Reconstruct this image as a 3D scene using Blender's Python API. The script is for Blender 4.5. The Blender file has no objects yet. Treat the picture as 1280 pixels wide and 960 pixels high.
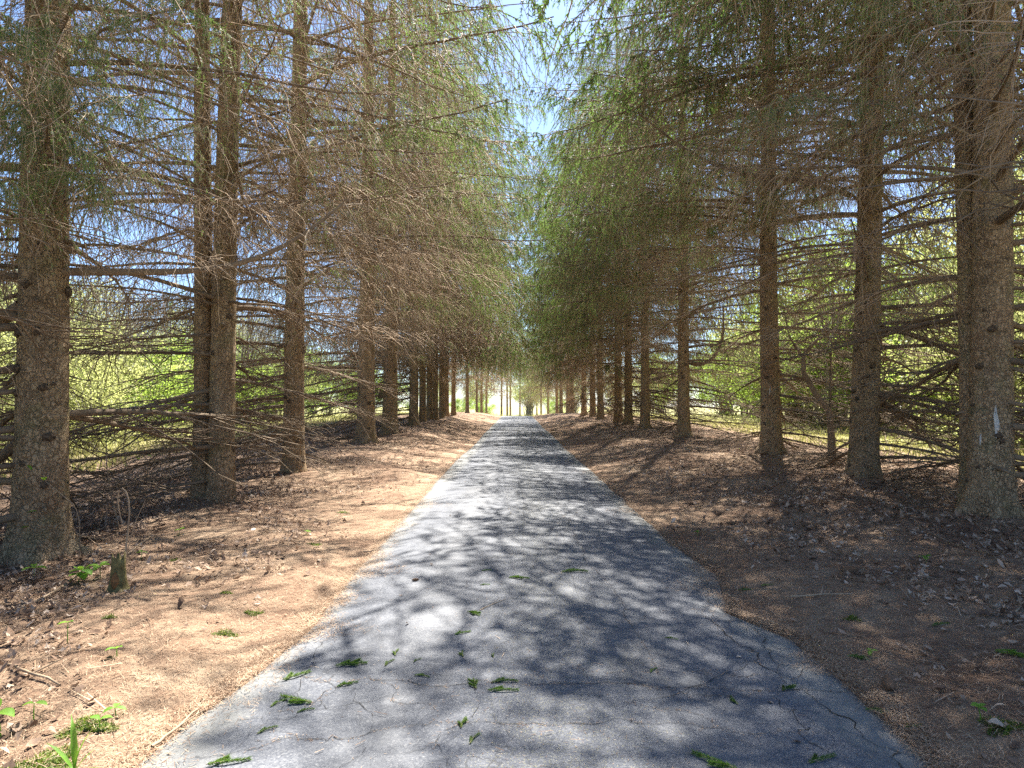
import bpy, math, random
import numpy as np
from mathutils import Matrix, Vector

random.seed(7)
R = math.radians
scene = bpy.context.scene
COL = scene.collection

# ------------------------------------------------------------------ camera, sky, sun, exposure
F = 853.33            # focal length in pixels of the 1280 px wide photograph (24 mm lens)
CAM_H = 1.6
VPX, HOR = 646.0, 507.0
cam_data = bpy.data.cameras.new('camera')
cam_data.lens = 24.0
cam_data.sensor_width = 36.0
cam_data.clip_start = 0.05
cam_data.clip_end = 3000.0
cam = bpy.data.objects.new('camera', cam_data)
cam.location = (0, 0, CAM_H)
cam.rotation_euler = (R(90) + math.atan((HOR - 480) / F), 0, math.atan((VPX - 640) / F))
COL.objects.link(cam)
scene.camera = cam

SUN_AZ, SUN_EL = 19.0, 56.0          # degrees to the right of the drive, above the horizon
world = bpy.data.worlds.new('World')
scene.world = world
world.use_nodes = True
wn, wl = world.node_tree.nodes, world.node_tree.links
wn.clear()
sky = wn.new('ShaderNodeTexSky')
sky.sky_type = 'NISHITA'
sky.sun_disc = False
sky.sun_elevation = R(SUN_EL)
sky.sun_rotation = R(SUN_AZ)
sky.altitude = 200
sky.air_density = 0.85
sky.dust_density = 0.8
sky.ozone_density = 6.0
bg = wn.new('ShaderNodeBackground')
bg.inputs['Strength'].default_value = 0.066
wo = wn.new('ShaderNodeOutputWorld')
wl.new(sky.outputs[0], bg.inputs['Color'])
wl.new(bg.outputs[0], wo.inputs['Surface'])

sun_data = bpy.data.lights.new('sun', 'SUN')
sun_data.energy = 5.0
sun_data.angle = R(0.55)
sun_data.color = (1.0, 0.955, 0.88)
sun = bpy.data.objects.new('sun', sun_data)
sd = Vector((math.sin(R(SUN_AZ)) * math.cos(R(SUN_EL)), math.cos(R(SUN_AZ)) * math.cos(R(SUN_EL)), math.sin(R(SUN_EL))))
sun.rotation_euler = sd.to_track_quat('Z', 'Y').to_euler()
sun.location = (10, 30, 40)
COL.objects.link(sun)

vs = scene.view_settings
vs.view_transform = 'Standard'
vs.look = 'None'
vs.gamma = 1.0
vs.use_curve_mapping = False
vs.exposure = 2.25
scene.cycles.use_denoising = False
scene.cycles.max_bounces = 7
scene.cycles.diffuse_bounces = 4
scene.cycles.glossy_bounces = 2
scene.cycles.transmission_bounces = 4
scene.cycles.sample_clamp_indirect = 6.0
scene.cycles.caustics_reflective = False
scene.cycles.caustics_refractive = False

# ------------------------------------------------------------------ helpers
def mat(name):
    m = bpy.data.materials.new(name)
    m.use_nodes = True
    nt = m.node_tree
    nt.nodes.clear()
    out = nt.nodes.new('ShaderNodeOutputMaterial')
    return m, nt, nt.nodes, nt.links, out

def ramp(N, stops, interp='LINEAR'):
    r = N.new('ShaderNodeValToRGB')
    r.color_ramp.interpolation = interp
    e = r.color_ramp.elements
    while len(e) < len(stops):
        e.new(0.5)
    for i, (p, c) in enumerate(stops):
        e[i].position = p
        e[i].color = (c[0], c[1], c[2], 1)
    return r

def noise(N, L, vec, scale, detail=3, rough=0.55, dist=0.0):
    n = N.new('ShaderNodeTexNoise')
    n.inputs['Scale'].default_value = scale
    n.inputs['Detail'].default_value = detail
    n.inputs['Roughness'].default_value = rough
    n.inputs['Distortion'].default_value = dist
    if vec is not None:
        L.new(vec, n.inputs['Vector'])
    return n

def mathn(N, L, op, a, b=None, c=None, clamp=False):
    n = N.new('ShaderNodeMath')
    n.operation = op
    n.use_clamp = clamp
    for i, v in enumerate((a, b, c)):
        if v is None:
            continue
        if isinstance(v, (int, float)):
            n.inputs[i].default_value = v
        else:
            L.new(v, n.inputs[i])
    return n.outputs[0]

def mixc(N, L, fac, a, b, mode='MIX'):
    n = N.new('ShaderNodeMix')
    n.data_type = 'RGBA'
    n.blend_type = mode
    if isinstance(fac, (int, float)):
        n.inputs['Factor'].default_value = fac
    else:
        L.new(fac, n.inputs['Factor'])
    for key, v in (('A', a), ('B', b)):
        s = [i for i in n.inputs if i.name == key and i.type == 'RGBA'][0]
        if isinstance(v, tuple):
            s.default_value = (v[0], v[1], v[2], 1)
        else:
            L.new(v, s)
    return [o for o in n.outputs if o.type == 'RGBA'][0]

def principled(N, L, out, color, rough=0.9, spec=0.2, normal=None):
    b = N.new('ShaderNodeBsdfPrincipled')
    if isinstance(color, tuple):
        b.inputs['Base Color'].default_value = (*color, 1)
    else:
        L.new(color, b.inputs['Base Color'])
    if isinstance(rough, (int, float)):
        b.inputs['Roughness'].default_value = rough
    else:
        L.new(rough, b.inputs['Roughness'])
    b.inputs['Specular IOR Level'].default_value = spec
    if normal is not None:
        L.new(normal, b.inputs['Normal'])
    if out is not None:
        L.new(b.outputs[0], out.inputs['Surface'])
    return b

def bump(N, L, height, strength=0.5, distance=0.02, normal=None):
    b = N.new('ShaderNodeBump')
    b.inputs['Strength'].default_value = strength
    b.inputs['Distance'].default_value = distance
    L.new(height, b.inputs['Height'])
    if normal is not None:
        L.new(normal, b.inputs['Normal'])
    return b.outputs[0]

def geo_pos(N):
    return N.new('ShaderNodeNewGeometry').outputs['Position']

def obj_pos(N):
    return N.new('ShaderNodeTexCoord').outputs['Object']

def mapping(N, L, vec, scale):
    m = N.new('ShaderNodeMapping')
    m.inputs['Scale'].default_value = scale
    L.new(vec, m.inputs['Vector'])
    return m.outputs[0]

# ------------------------------------------------------------------ materials
def m_twig(name, dark, light):
    m, nt, N, L, out = mat(name)
    oi = N.new('ShaderNodeObjectInfo')
    p = geo_pos(N)
    n = noise(N, L, p, 3.0, 3)
    f = mathn(N, L, 'ADD', mathn(N, L, 'MULTIPLY', n.outputs[0], 1.1), mathn(N, L, 'MULTIPLY', oi.outputs['Random'], 0.25))
    r = ramp(N, [(0.3, dark), (0.85, light)])
    L.new(f, r.inputs[0])
    principled(N, L, out, r.outputs[0], 0.85, 0.15)
    return m

M_TWIG = m_twig('dead_twig_bark', (0.125, 0.080, 0.050), (0.48, 0.36, 0.245))
M_LIMB = m_twig('limb_bark', (0.085, 0.060, 0.040), (0.24, 0.18, 0.12))
M_STICK = m_twig('stick_bark', (0.16, 0.11, 0.07), (0.40, 0.30, 0.20))

def m_leaf(name, dark, light, trans=0.45, tcol=(0.30, 0.42, 0.06), scale=1.6, rough=0.55, spec=0.3):
    m, nt, N, L, out = mat(name)
    oi = N.new('ShaderNodeObjectInfo')
    p = geo_pos(N)
    n = noise(N, L, p, scale, 3, 0.65)
    n2 = noise(N, L, p, scale * 14, 2, 0.6)
    f = mathn(N, L, 'ADD', mathn(N, L, 'MULTIPLY', n.outputs[0], 0.75), mathn(N, L, 'MULTIPLY', n2.outputs[0], 0.4))
    f = mathn(N, L, 'ADD', f, mathn(N, L, 'MULTIPLY', mathn(N, L, 'SUBTRACT', oi.outputs['Random'], 0.5), 0.25))
    r = ramp(N, [(0.35, dark), (0.8, light)])
    L.new(f, r.inputs[0])
    b = principled(N, L, None, r.outputs[0], rough, spec)
    t = N.new('ShaderNodeBsdfTranslucent')
    L.new(mixc(N, L, 0.6, r.outputs[0], tcol), t.inputs['Color'])
    mx = N.new('ShaderNodeMixShader')
    mx.inputs[0].default_value = trans
    L.new(b.outputs[0], mx.inputs[1])
    L.new(t.outputs[0], mx.inputs[2])
    L.new(mx.outputs[0], out.inputs['Surface'])
    return m

M_NEEDLE = m_leaf('spruce_needles', (0.032, 0.078, 0.026), (0.125, 0.215, 0.055), 0.42, (0.26, 0.42, 0.08))
M_SPRIG = m_leaf('fallen_sprig_needles', (0.05, 0.115, 0.022), (0.21, 0.34, 0.045), 0.35, (0.18, 0.30, 0.04), 9.0)
M_SPROUT = m_leaf('young_leaf', (0.09, 0.22, 0.03), (0.22, 0.42, 0.05), 0.45, (0.40, 0.62, 0.06), 9.0)
M_BUSH = m_leaf('spring_foliage', (0.06, 0.115, 0.025), (0.24, 0.32, 0.07), 0.55, (0.40, 0.54, 0.09), 0.35)
M_BUSH2 = m_leaf('pale_spring_foliage', (0.12, 0.15, 0.05), (0.40, 0.41, 0.18), 0.55, (0.55, 0.58, 0.20), 0.35)
M_GRASS = m_leaf('field_grass', (0.16, 0.20, 0.05), (0.42, 0.38, 0.18), 0.35, (0.40, 0.42, 0.10), 0.7)
M_MOSS = m_leaf('moss', (0.05, 0.085, 0.012), (0.17, 0.22, 0.03), 0.25, (0.3, 0.4, 0.03), 12.0)

def m_bark():
    m, nt, N, L, out = mat('spruce_bark')
    oi = N.new('ShaderNodeObjectInfo')
    o = obj_pos(N)
    off = N.new('ShaderNodeVectorMath'); off.operation = 'ADD'
    L.new(o, off.inputs[0])
    cmb = N.new('ShaderNodeCombineXYZ')
    L.new(mathn(N, L, 'MULTIPLY', oi.outputs['Random'], 37.0), cmb.inputs[2])
    L.new(cmb.outputs[0], off.inputs[1])
    v = off.outputs[0]
    wob = noise(N, L, v, 9.0, 2)
    wv = N.new('ShaderNodeVectorMath'); wv.operation = 'MULTIPLY_ADD'
    L.new(wob.outputs['Color'], wv.inputs[0]); wv.inputs[1].default_value = (0.13, 0.13, 0.10); L.new(v, wv.inputs[2])
    wob.inputs['Scale'].default_value = 16.0; wob.inputs['Detail'].default_value = 4
    vor = N.new('ShaderNodeTexVoronoi'); vor.feature = 'DISTANCE_TO_EDGE'
    vor.inputs['Scale'].default_value = 24
    L.new(mapping(N, L, wv.outputs[0], (1, 1, 0.55)), vor.inputs['Vector'])
    vor2 = N.new('ShaderNodeTexVoronoi')
    vor2.inputs['Scale'].default_value = 24
    L.new(mapping(N, L, wv.outputs[0], (1, 1, 0.55)), vor2.inputs['Vector'])
    big = noise(N, L, v, 2.2, 4, 0.6)
    fine = noise(N, L, mapping(N, L, v, (1, 1, 0.5)), 60, 4, 0.7)
    streak = noise(N, L, mapping(N, L, v, (1, 1, 0.12)), 7.0, 4, 0.6)
    f = mathn(N, L, 'ADD', mathn(N, L, 'MULTIPLY', big.outputs[0], 0.42), mathn(N, L, 'MULTIPLY', fine.outputs[0], 0.33))
    f = mathn(N, L, 'ADD', f, mathn(N, L, 'MULTIPLY', streak.outputs[0], 0.30))
    r = ramp(N, [(0.27, (0.15, 0.098, 0.056)), (0.45, (0.42, 0.30, 0.18)), (0.66, (0.60, 0.455, 0.285))])
    L.new(f, r.inputs[0])
    sep = N.new('ShaderNodeSeparateColor'); L.new(vor2.outputs['Color'], sep.inputs[0])
    c = mixc(N, L, mathn(N, L, 'MULTIPLY', sep.outputs[0], 0.45), r.outputs[0], (0.26, 0.165, 0.09))
    crack = N.new('ShaderNodeMapRange')
    crack.inputs['From Min'].default_value = 0.0; crack.inputs['From Max'].default_value = 0.085
    crack.inputs['To Min'].default_value = 0.75; crack.inputs['To Max'].default_value = 0.0
    L.new(vor.outputs['Distance'], crack.inputs['Value'])
    pt = noise(N, L, v, 7.0, 3, 0.6)
    pr_ = ramp(N, [(0.42, (0, 0, 0)), (0.60, (1, 1, 1))]); L.new(pt.outputs[0], pr_.inputs[0])
    c = mixc(N, L, mathn(N, L, 'MULTIPLY', crack.outputs[0], pr_.outputs[0]), c, (0.035, 0.024, 0.017))
    # dark sooty and damp blotches
    bl = noise(N, L, v, 5.0, 5, 0.7, 0.8)
    br_ = ramp(N, [(0.54, (0, 0, 0)), (0.66, (1, 1, 1))]); L.new(bl.outputs[0], br_.inputs[0])
    c = mixc(N, L, mathn(N, L, 'MULTIPLY', br_.outputs[0], 0.36), c, (0.075, 0.055, 0.036))
    # greenish lichen film
    li = noise(N, L, v, 3.4, 4, 0.65)
    lf = ramp(N, [(0.52, (0, 0, 0)), (0.70, (1, 1, 1))])
    L.new(li.outputs[0], lf.inputs[0])
    c = mixc(N, L, mathn(N, L, 'MULTIPLY', lf.outputs[0], 0.55), c, (0.215, 0.205, 0.095))
    # reddish film low on some trunks
    rd = noise(N, L, v, 1.1, 2)
    rf = ramp(N, [(0.55, (0, 0, 0)), (0.72, (1, 1, 1))])
    L.new(rd.outputs[0], rf.inputs[0])
    c = mixc(N, L, mathn(N, L, 'MULTIPLY', rf.outputs[0], 0.5), c, (0.30, 0.165, 0.09))
    h = mathn(N, L, 'ADD', mathn(N, L, 'MULTIPLY', mathn(N, L, 'MINIMUM', vor.outputs['Distance'], 0.16), 4.0), fine.outputs[0])
    nrm = bump(N, L, h, 1.0, 0.028)
    principled(N, L, out, c, 0.92, 0.12, nrm)
    return m
M_BARK = m_bark()

def m_plain(name, c1, c2, scale, rough=0.9, spec=0.15, bmp=0.4, dist=0.01):
    m, nt, N, L, out = mat(name)
    o = obj_pos(N)
    n = noise(N, L, o, scale, 4, 0.65)
    r = ramp(N, [(0.3, c1), (0.7, c2)])
    L.new(n.outputs[0], r.inputs[0])
    principled(N, L, out, r.outputs[0], rough, spec, bump(N, L, n.outputs[0], bmp, dist))
    return m
M_KNOT = m_plain('knot_wood', (0.02, 0.014, 0.010), (0.16, 0.115, 0.075), 30)
M_RESIN = m_plain('dried_resin', (0.30, 0.28, 0.24), (0.70, 0.68, 0.62), 60)
M_STUMP = m_plain('rotten_wood', (0.07, 0.05, 0.02), (0.24, 0.20, 0.08), 22)
M_ROT = m_plain('rotten_core', (0.10, 0.05, 0.02), (0.30, 0.15, 0.06), 40)
M_CONE = m_plain('cone_scales', (0.09, 0.05, 0.03), (0.28, 0.17, 0.10), 90)
M_GREYBARK = m_plain('pale_bark', (0.16, 0.14, 0.12), (0.38, 0.35, 0.31), 6)

def m_litter():
    m, nt, N, L, out = mat('dead_leaf')
    rnd = N.new('ShaderNodeNewGeometry').outputs['Random Per Island']
    r = ramp(N, [(0.0, (0.10, 0.062, 0.042)), (0.35, (0.22, 0.14, 0.092)), (0.7, (0.38, 0.27, 0.19)), (1.0, (0.55, 0.44, 0.34))])
    L.new(rnd, r.inputs[0])
    b = principled(N, L, None, r.outputs[0], 0.75, 0.2)
    t = N.new('ShaderNodeBsdfTranslucent'); L.new(r.outputs[0], t.inputs['Color'])
    mx = N.new('ShaderNodeMixShader'); mx.inputs[0].default_value = 0.15
    L.new(b.outputs[0], mx.inputs[1]); L.new(t.outputs[0], mx.inputs[2])
    L.new(mx.outputs[0], out.inputs['Surface'])
    return m
M_LITTER = m_litter()

def m_needle_litter():
    m, nt, N, L, out = mat('dry_needle')
    rnd = N.new('ShaderNodeNewGeometry').outputs['Random Per Island']
    r = ramp(N, [(0.0, (0.16, 0.085, 0.045)), (0.5, (0.32, 0.21, 0.132)), (1.0, (0.50, 0.38, 0.26))])
    L.new(rnd, r.inputs[0])
    principled(N, L, out, r.outputs[0], 0.8, 0.2)
    return m
M_DRYN = m_needle_litter()

def m_ground():
    m, nt, N, L, out = mat('forest_floor')
    p = geo_pos(N)
    big = noise(N, L, p, 0.9, 5, 0.6)
    mid = noise(N, L, p, 7.0, 5, 0.65)
    fine = noise(N, L, p, 95.0, 3, 0.75, 0.6)
    fib = noise(N, L, mapping(N, L, p, (1.0, 0.35, 1.0)), 190.0, 2, 0.7, 1.5)
    f = mathn(N, L, 'ADD', mathn(N, L, 'MULTIPLY', big.outputs[0], 0.35), mathn(N, L, 'MULTIPLY', mid.outputs[0], 0.25))
    f = mathn(N, L, 'ADD', f, mathn(N, L, 'MULTIPLY', fine.outputs[0], 0.28))
    f = mathn(N, L, 'ADD', f, mathn(N, L, 'MULTIPLY', fib.outputs[0], 0.30))
    r = ramp(N, [(0.40, (0.070, 0.041, 0.026)), (0.54, (0.19, 0.118, 0.078)), (0.66, (0.34, 0.243, 0.162)), (0.80, (0.52, 0.41, 0.295))])
    L.new(f, r.inputs[0])
    # the field beyond the rows: dry straw and new grass
    sx = N.new('ShaderNodeSeparateXYZ'); L.new(p, sx.inputs[0])
    ax = mathn(N, L, 'ABSOLUTE', sx.outputs[0])
    edge = mathn(N, L, 'ADD', ax, mathn(N, L, 'MULTIPLY', mathn(N, L, 'SUBTRACT', mid.outputs[0], 0.5), 5.0))
    edge = mathn(N, L, 'ADD', edge, mathn(N, L, 'MULTIPLY', mathn(N, L, 'MAXIMUM', mathn(N, L, 'SUBTRACT', sx.outputs[1], 92.0), 0.0), 0.5))
    mr = N.new('ShaderNodeMapRange')
    mr.inputs['From Min'].default_value = 10.0; mr.inputs['From Max'].default_value = 15.0
    L.new(edge, mr.inputs['Value'])
    g = ramp(N, [(0.35, (0.17, 0.20, 0.06)), (0.55, (0.36, 0.33, 0.15)), (0.72, (0.50, 0.44, 0.27))])
    L.new(mathn(N, L, 'ADD', mathn(N, L, 'MULTIPLY', big.outputs[0], 0.6), mathn(N, L, 'MULTIPLY', mid.outputs[0], 0.4)), g.inputs[0])
    c = mixc(N, L, mr.outputs[0], r.outputs[0], g.outputs[0])
    nrm = bump(N, L, mathn(N, L, 'ADD', fine.outputs[0], fib.outputs[0]), 0.8, 0.012)
    nrm = bump(N, L, mid.outputs[0], 0.6, 0.05, nrm)
    principled(N, L, out, c, 0.95, 0.1, nrm)
    return m
M_GROUND = m_ground()

def m_road():
    m, nt, N, L, out = mat('aged_asphalt')
    p = geo_pos(N)
    sx = N.new('ShaderNodeSeparateXYZ'); L.new(p, sx.inputs[0])
    big = noise(N, L, p, 0.8, 4, 0.6)
    mid = noise(N, L, p, 6.0, 4, 0.6)
    agg = N.new('ShaderNodeTexVoronoi'); agg.inputs['Scale'].default_value = 115
    L.new(p, agg.inputs['Vector'])
    sepc = N.new('ShaderNodeSeparateColor'); L.new(agg.outputs['Color'], sepc.inputs[0])
    grain = noise(N, L, p, 240.0, 2, 0.8)
    f = mathn(N, L, 'ADD', mathn(N, L, 'MULTIPLY', big.outputs[0], 0.35), mathn(N, L, 'MULTIPLY', mid.outputs[0], 0.25))
    f = mathn(N, L, 'ADD', f, mathn(N, L, 'MULTIPLY', sepc.outputs[0], 0.26))
    f = mathn(N, L, 'ADD', f, mathn(N, L, 'MULTIPLY', grain.outputs[0], 0.24))
    r = ramp(N, [(0.28, (0.046, 0.050, 0.062)), (0.5, (0.090, 0.096, 0.111)), (0.80, (0.178, 0.182, 0.192))])
    L.new(f, r.inputs[0])
    c = r.outputs[0]
    trk = mathn(N, L, 'ABSOLUTE', mathn(N, L, 'SUBTRACT', mathn(N, L, 'ABSOLUTE', mathn(N, L, 'SUBTRACT', sx.outputs[0], 0.1)), 0.75))
    tm = mathn(N, L, 'SUBTRACT', 1.0, mathn(N, L, 'MULTIPLY', trk, 2.6), clamp=True)
    c = mixc(N, L, mathn(N, L, 'MULTIPLY', mathn(N, L, 'MULTIPLY', tm, mid.outputs[0]), 0.55), c, (0.19, 0.19, 0.188))
    stn = noise(N, L, mapping(N, L, p, (1.0, 0.45, 1.0)), 1.7, 5, 0.65, 0.6)
    sr_ = ramp(N, [(0.55, (0, 0, 0)), (0.64, (1, 1, 1))]); L.new(stn.outputs[0], sr_.inputs[0])
    c = mixc(N, L, mathn(N, L, 'MULTIPLY', sr_.outputs[0], 0.35), c, (0.055, 0.056, 0.060))
    # light stones
    st = ramp(N, [(0.86, (0, 0, 0)), (0.93, (1, 1, 1))]); L.new(sepc.outputs[1], st.inputs[0])
    c = mixc(N, L, mathn(N, L, 'MULTIPLY', st.outputs[0], 0.22), c, (0.36, 0.355, 0.34))
    # paler old base course along the drive's borders
    ax = mathn(N, L, 'ABSOLUTE', mathn(N, L, 'SUBTRACT', sx.outputs[0], 0.08))
    e = mathn(N, L, 'ADD', ax, mathn(N, L, 'MULTIPLY', mathn(N, L, 'SUBTRACT', mid.outputs[0], 0.5), 0.5))
    er = N.new('ShaderNodeMapRange'); er.inputs['From Min'].default_value = 1.38; er.inputs['From Max'].default_value = 1.62
    L.new(e, er.inputs['Value'])
    c = mixc(N, L, mathn(N, L, 'MULTIPLY', er.outputs[0], 0.5), c, (0.24, 0.235, 0.205))
    # patches of yellowish pollen and crushed needles along the middle
    ds = N.new('ShaderNodeTexVoronoi'); ds.inputs['Scale'].default_value = 105; L.new(p, ds.inputs['Vector'])
    dsep = N.new('ShaderNodeSeparateColor'); L.new(ds.outputs['Color'], dsep.inputs[0])
    dd = mathn(N, L, 'LESS_THAN', ds.outputs['Distance'], 0.30)
    pn = noise(N, L, p, 1.3, 3, 0.6)
    cx = mathn(N, L, 'SUBTRACT', 1.0, mathn(N, L, 'MULTIPLY', mathn(N, L, 'ABSOLUTE', mathn(N, L, 'SUBTRACT', sx.outputs[0], 0.25)), 1.3), clamp=True)
    pm = mathn(N, L, 'GREATER_THAN', mathn(N, L, 'MULTIPLY', mathn(N, L, 'MULTIPLY', pn.outputs[0], 1.25), cx), mathn(N, L, 'ADD', mathn(N, L, 'MULTIPLY', dsep.outputs[0], 0.75), 0.12))
    c = mixc(N, L, mathn(N, L, 'MULTIPLY', mathn(N, L, 'MULTIPLY', dd, pm), 0.55), c, (0.34, 0.31, 0.15))
    # fine crazing
    wv = N.new('ShaderNodeVectorMath'); wv.operation = 'MULTIPLY_ADD'
    L.new(noise(N, L, p, 3.0, 4).outputs['Color'], wv.inputs[0]); wv.inputs[1].default_value = (0.5, 0.5, 0.0); L.new(p, wv.inputs[2])
    cr = N.new('ShaderNodeTexVoronoi'); cr.feature = 'DISTANCE_TO_EDGE'; cr.inputs['Scale'].default_value = 1.5
    L.new(wv.outputs[0], cr.inputs['Vector'])
    cm = N.new('ShaderNodeMapRange'); cm.inputs['From Max'].default_value = 0.008; cm.inputs['To Min'].default_value = 1.0; cm.inputs['To Max'].default_value = 0.0
    L.new(cr.outputs['Distance'], cm.inputs['Value'])
    msk = ramp(N, [(0.46, (0, 0, 0)), (0.58, (1, 1, 1))]); L.new(noise(N, L, p, 0.55, 2).outputs[0], msk.inputs[0])
    ck = mathn(N, L, 'MULTIPLY', cm.outputs[0], msk.outputs[0])
    c = mixc(N, L, mathn(N, L, 'MULTIPLY', ck, 0.7), c, (0.035, 0.033, 0.030))
    h = mathn(N, L, 'SUBTRACT', mathn(N, L, 'ADD', sepc.outputs[0], grain.outputs[0]), mathn(N, L, 'MULTIPLY', ck, 2.0))
    nrm = bump(N, L, h, 0.3, 0.003)
    principled(N, L, out, c, 0.78, 0.25, nrm)
    return m
M_ROAD = m_road()
M_CRACK = m_plain('dark_crack', (0.014, 0.013, 0.012), (0.04, 0.036, 0.03), 40)  # near-black tone of the cracks in the asphalt

# ------------------------------------------------------------------ mesh builders
def make_mesh(name, V, T, mats, midx=None, smooth=True):
    V = np.ascontiguousarray(V, dtype=np.float32).reshape(-1, 3)
    T = np.ascontiguousarray(T, dtype=np.int32).reshape(-1, 3)
    me = bpy.data.meshes.new(name)
    me.vertices.add(len(V)); me.vertices.foreach_set('co', V.ravel())
    me.loops.add(T.size); me.loops.foreach_set('vertex_index', T.ravel())
    me.polygons.add(len(T))
    me.polygons.foreach_set('loop_start', np.arange(0, T.size, 3, dtype=np.int32))
    try:
        me.polygons.foreach_set('loop_total', np.full(len(T), 3, dtype=np.int32))
    except Exception:
        pass
    for m in (mats if isinstance(mats, (list, tuple)) else [mats]):
        me.materials.append(m)
    if midx is not None:
        me.polygons.foreach_set('material_index', np.ascontiguousarray(midx, dtype=np.int32))
    me.polygons.foreach_set('use_smooth', np.full(len(T), bool(smooth)))
    me.update()
    return me

class Soup:
    """collects triangles"""
    def __init__(s): s.V, s.T, s.M, s.n = [], [], [], 0
    def add(s, V, T, m=0):
        V = np.asarray(V, dtype=np.float32).reshape(-1, 3); T = np.asarray(T, dtype=np.int64).reshape(-1, 3)
        s.V.append(V); s.T.append(T + s.n); s.M.append(np.full(len(T), m)); s.n += len(V)
    def arrays(s):
        if not s.V:
            return np.zeros((0, 3)), np.zeros((0, 3), int), np.zeros(0, int)
        return np.concatenate(s.V), np.concatenate(s.T), np.concatenate(s.M)
    def mesh(s, name, mats, smooth=True):
        V, T, M = s.arrays()
        return make_mesh(name, V, T, mats, M, smooth)

def norm(a):
    return a / np.maximum(np.linalg.norm(a, axis=-1, keepdims=True), 1e-9)

def tubes(P, Rr, sides=3):
    P = np.asarray(P, float); Rr = np.asarray(Rr, float)
    n, k, _ = P.shape
    t = np.empty_like(P)
    t[:, 1:-1] = P[:, 2:] - P[:, :-2]; t[:, 0] = P[:, 1] - P[:, 0]; t[:, -1] = P[:, -1] - P[:, -2]
    t = norm(t)
    ref = np.where(np.abs(t[:, :1, 2:3]) < 0.8, np.array([0, 0, 1.0]), np.array([1.0, 0, 0]))
    u = norm(np.cross(t, np.broadcast_to(ref, t.shape))); w = np.cross(t, u)
    a = np.arange(sides) * 2 * math.pi / sides
    V = P[:, :, None] + Rr[:, :, None, None] * (u[:, :, None] * np.cos(a)[None, None, :, None] + w[:, :, None] * np.sin(a)[None, None, :, None])
    idx = np.arange(n * k * sides).reshape(n, k, sides)
    A = idx[:, :-1]; B = idx[:, 1:]
    A2 = np.roll(A, -1, axis=2); B2 = np.roll(B, -1, axis=2)
    T = np.concatenate([np.stack([A, A2, B2], -1).reshape(-1, 3), np.stack([A, B2, B], -1).reshape(-1, 3)])
    return V.reshape(-1, 3), T

def polylines(rng, p0, d, length, k, grav, wig):
    n = len(p0)
    s = np.linspace(0, 1, k)[None, :, None]
    length = length[:, None, None]
    P = p0[:, None] + d[:, None] * s * length
    P[:, :, 2] -= (grav[:, None] if isinstance(grav, np.ndarray) else grav) * (s[..., 0] ** 2) * length[..., 0]
    W = np.cumsum(rng.normal(0, 1, (n, k, 3)), axis=1) * (wig / math.sqrt(k)) * length
    W -= W[:, :1]
    W *= np.linspace(0, 1, k)[None, :, None]
    return P + W

def interp_poly(P, u):
    """point and tangent on each polyline P (n,k,3) at u (n,)"""
    n, k, _ = P.shape
    f = np.clip(u, 0, 0.9999) * (k - 1); i = f.astype(int); f = (f - i)[:, None]
    a = P[np.arange(n), i]; b = P[np.arange(n), i + 1]
    return a * (1 - f) + b * f, norm(b - a)

def needles(rng, P, u0, per, ln, wd):
    """needle blades along polylines"""
    n = len(P)
    if n == 0:
        return np.zeros((0, 3)), np.zeros((0, 3), int)
    PP = np.repeat(P, per, axis=0)
    u = rng.uniform(0, 1, n * per) * (1 - u0) + u0
    q, t = interp_poly(PP, u)
    r = rng.normal(0, 1, q.shape)
    pr = norm(np.cross(t, r))
    L = ln * rng.uniform(0.7, 1.3, (len(q), 1))
    tip = q + L * norm(pr * 0.75 + t * 0.8)
    b = t * (wd * 0.5)
    V = np.stack([q - b, q + b, tip], 1).reshape(-1, 3)
    T = np.arange(len(V)).reshape(-1, 3)
    return V, T

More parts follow.
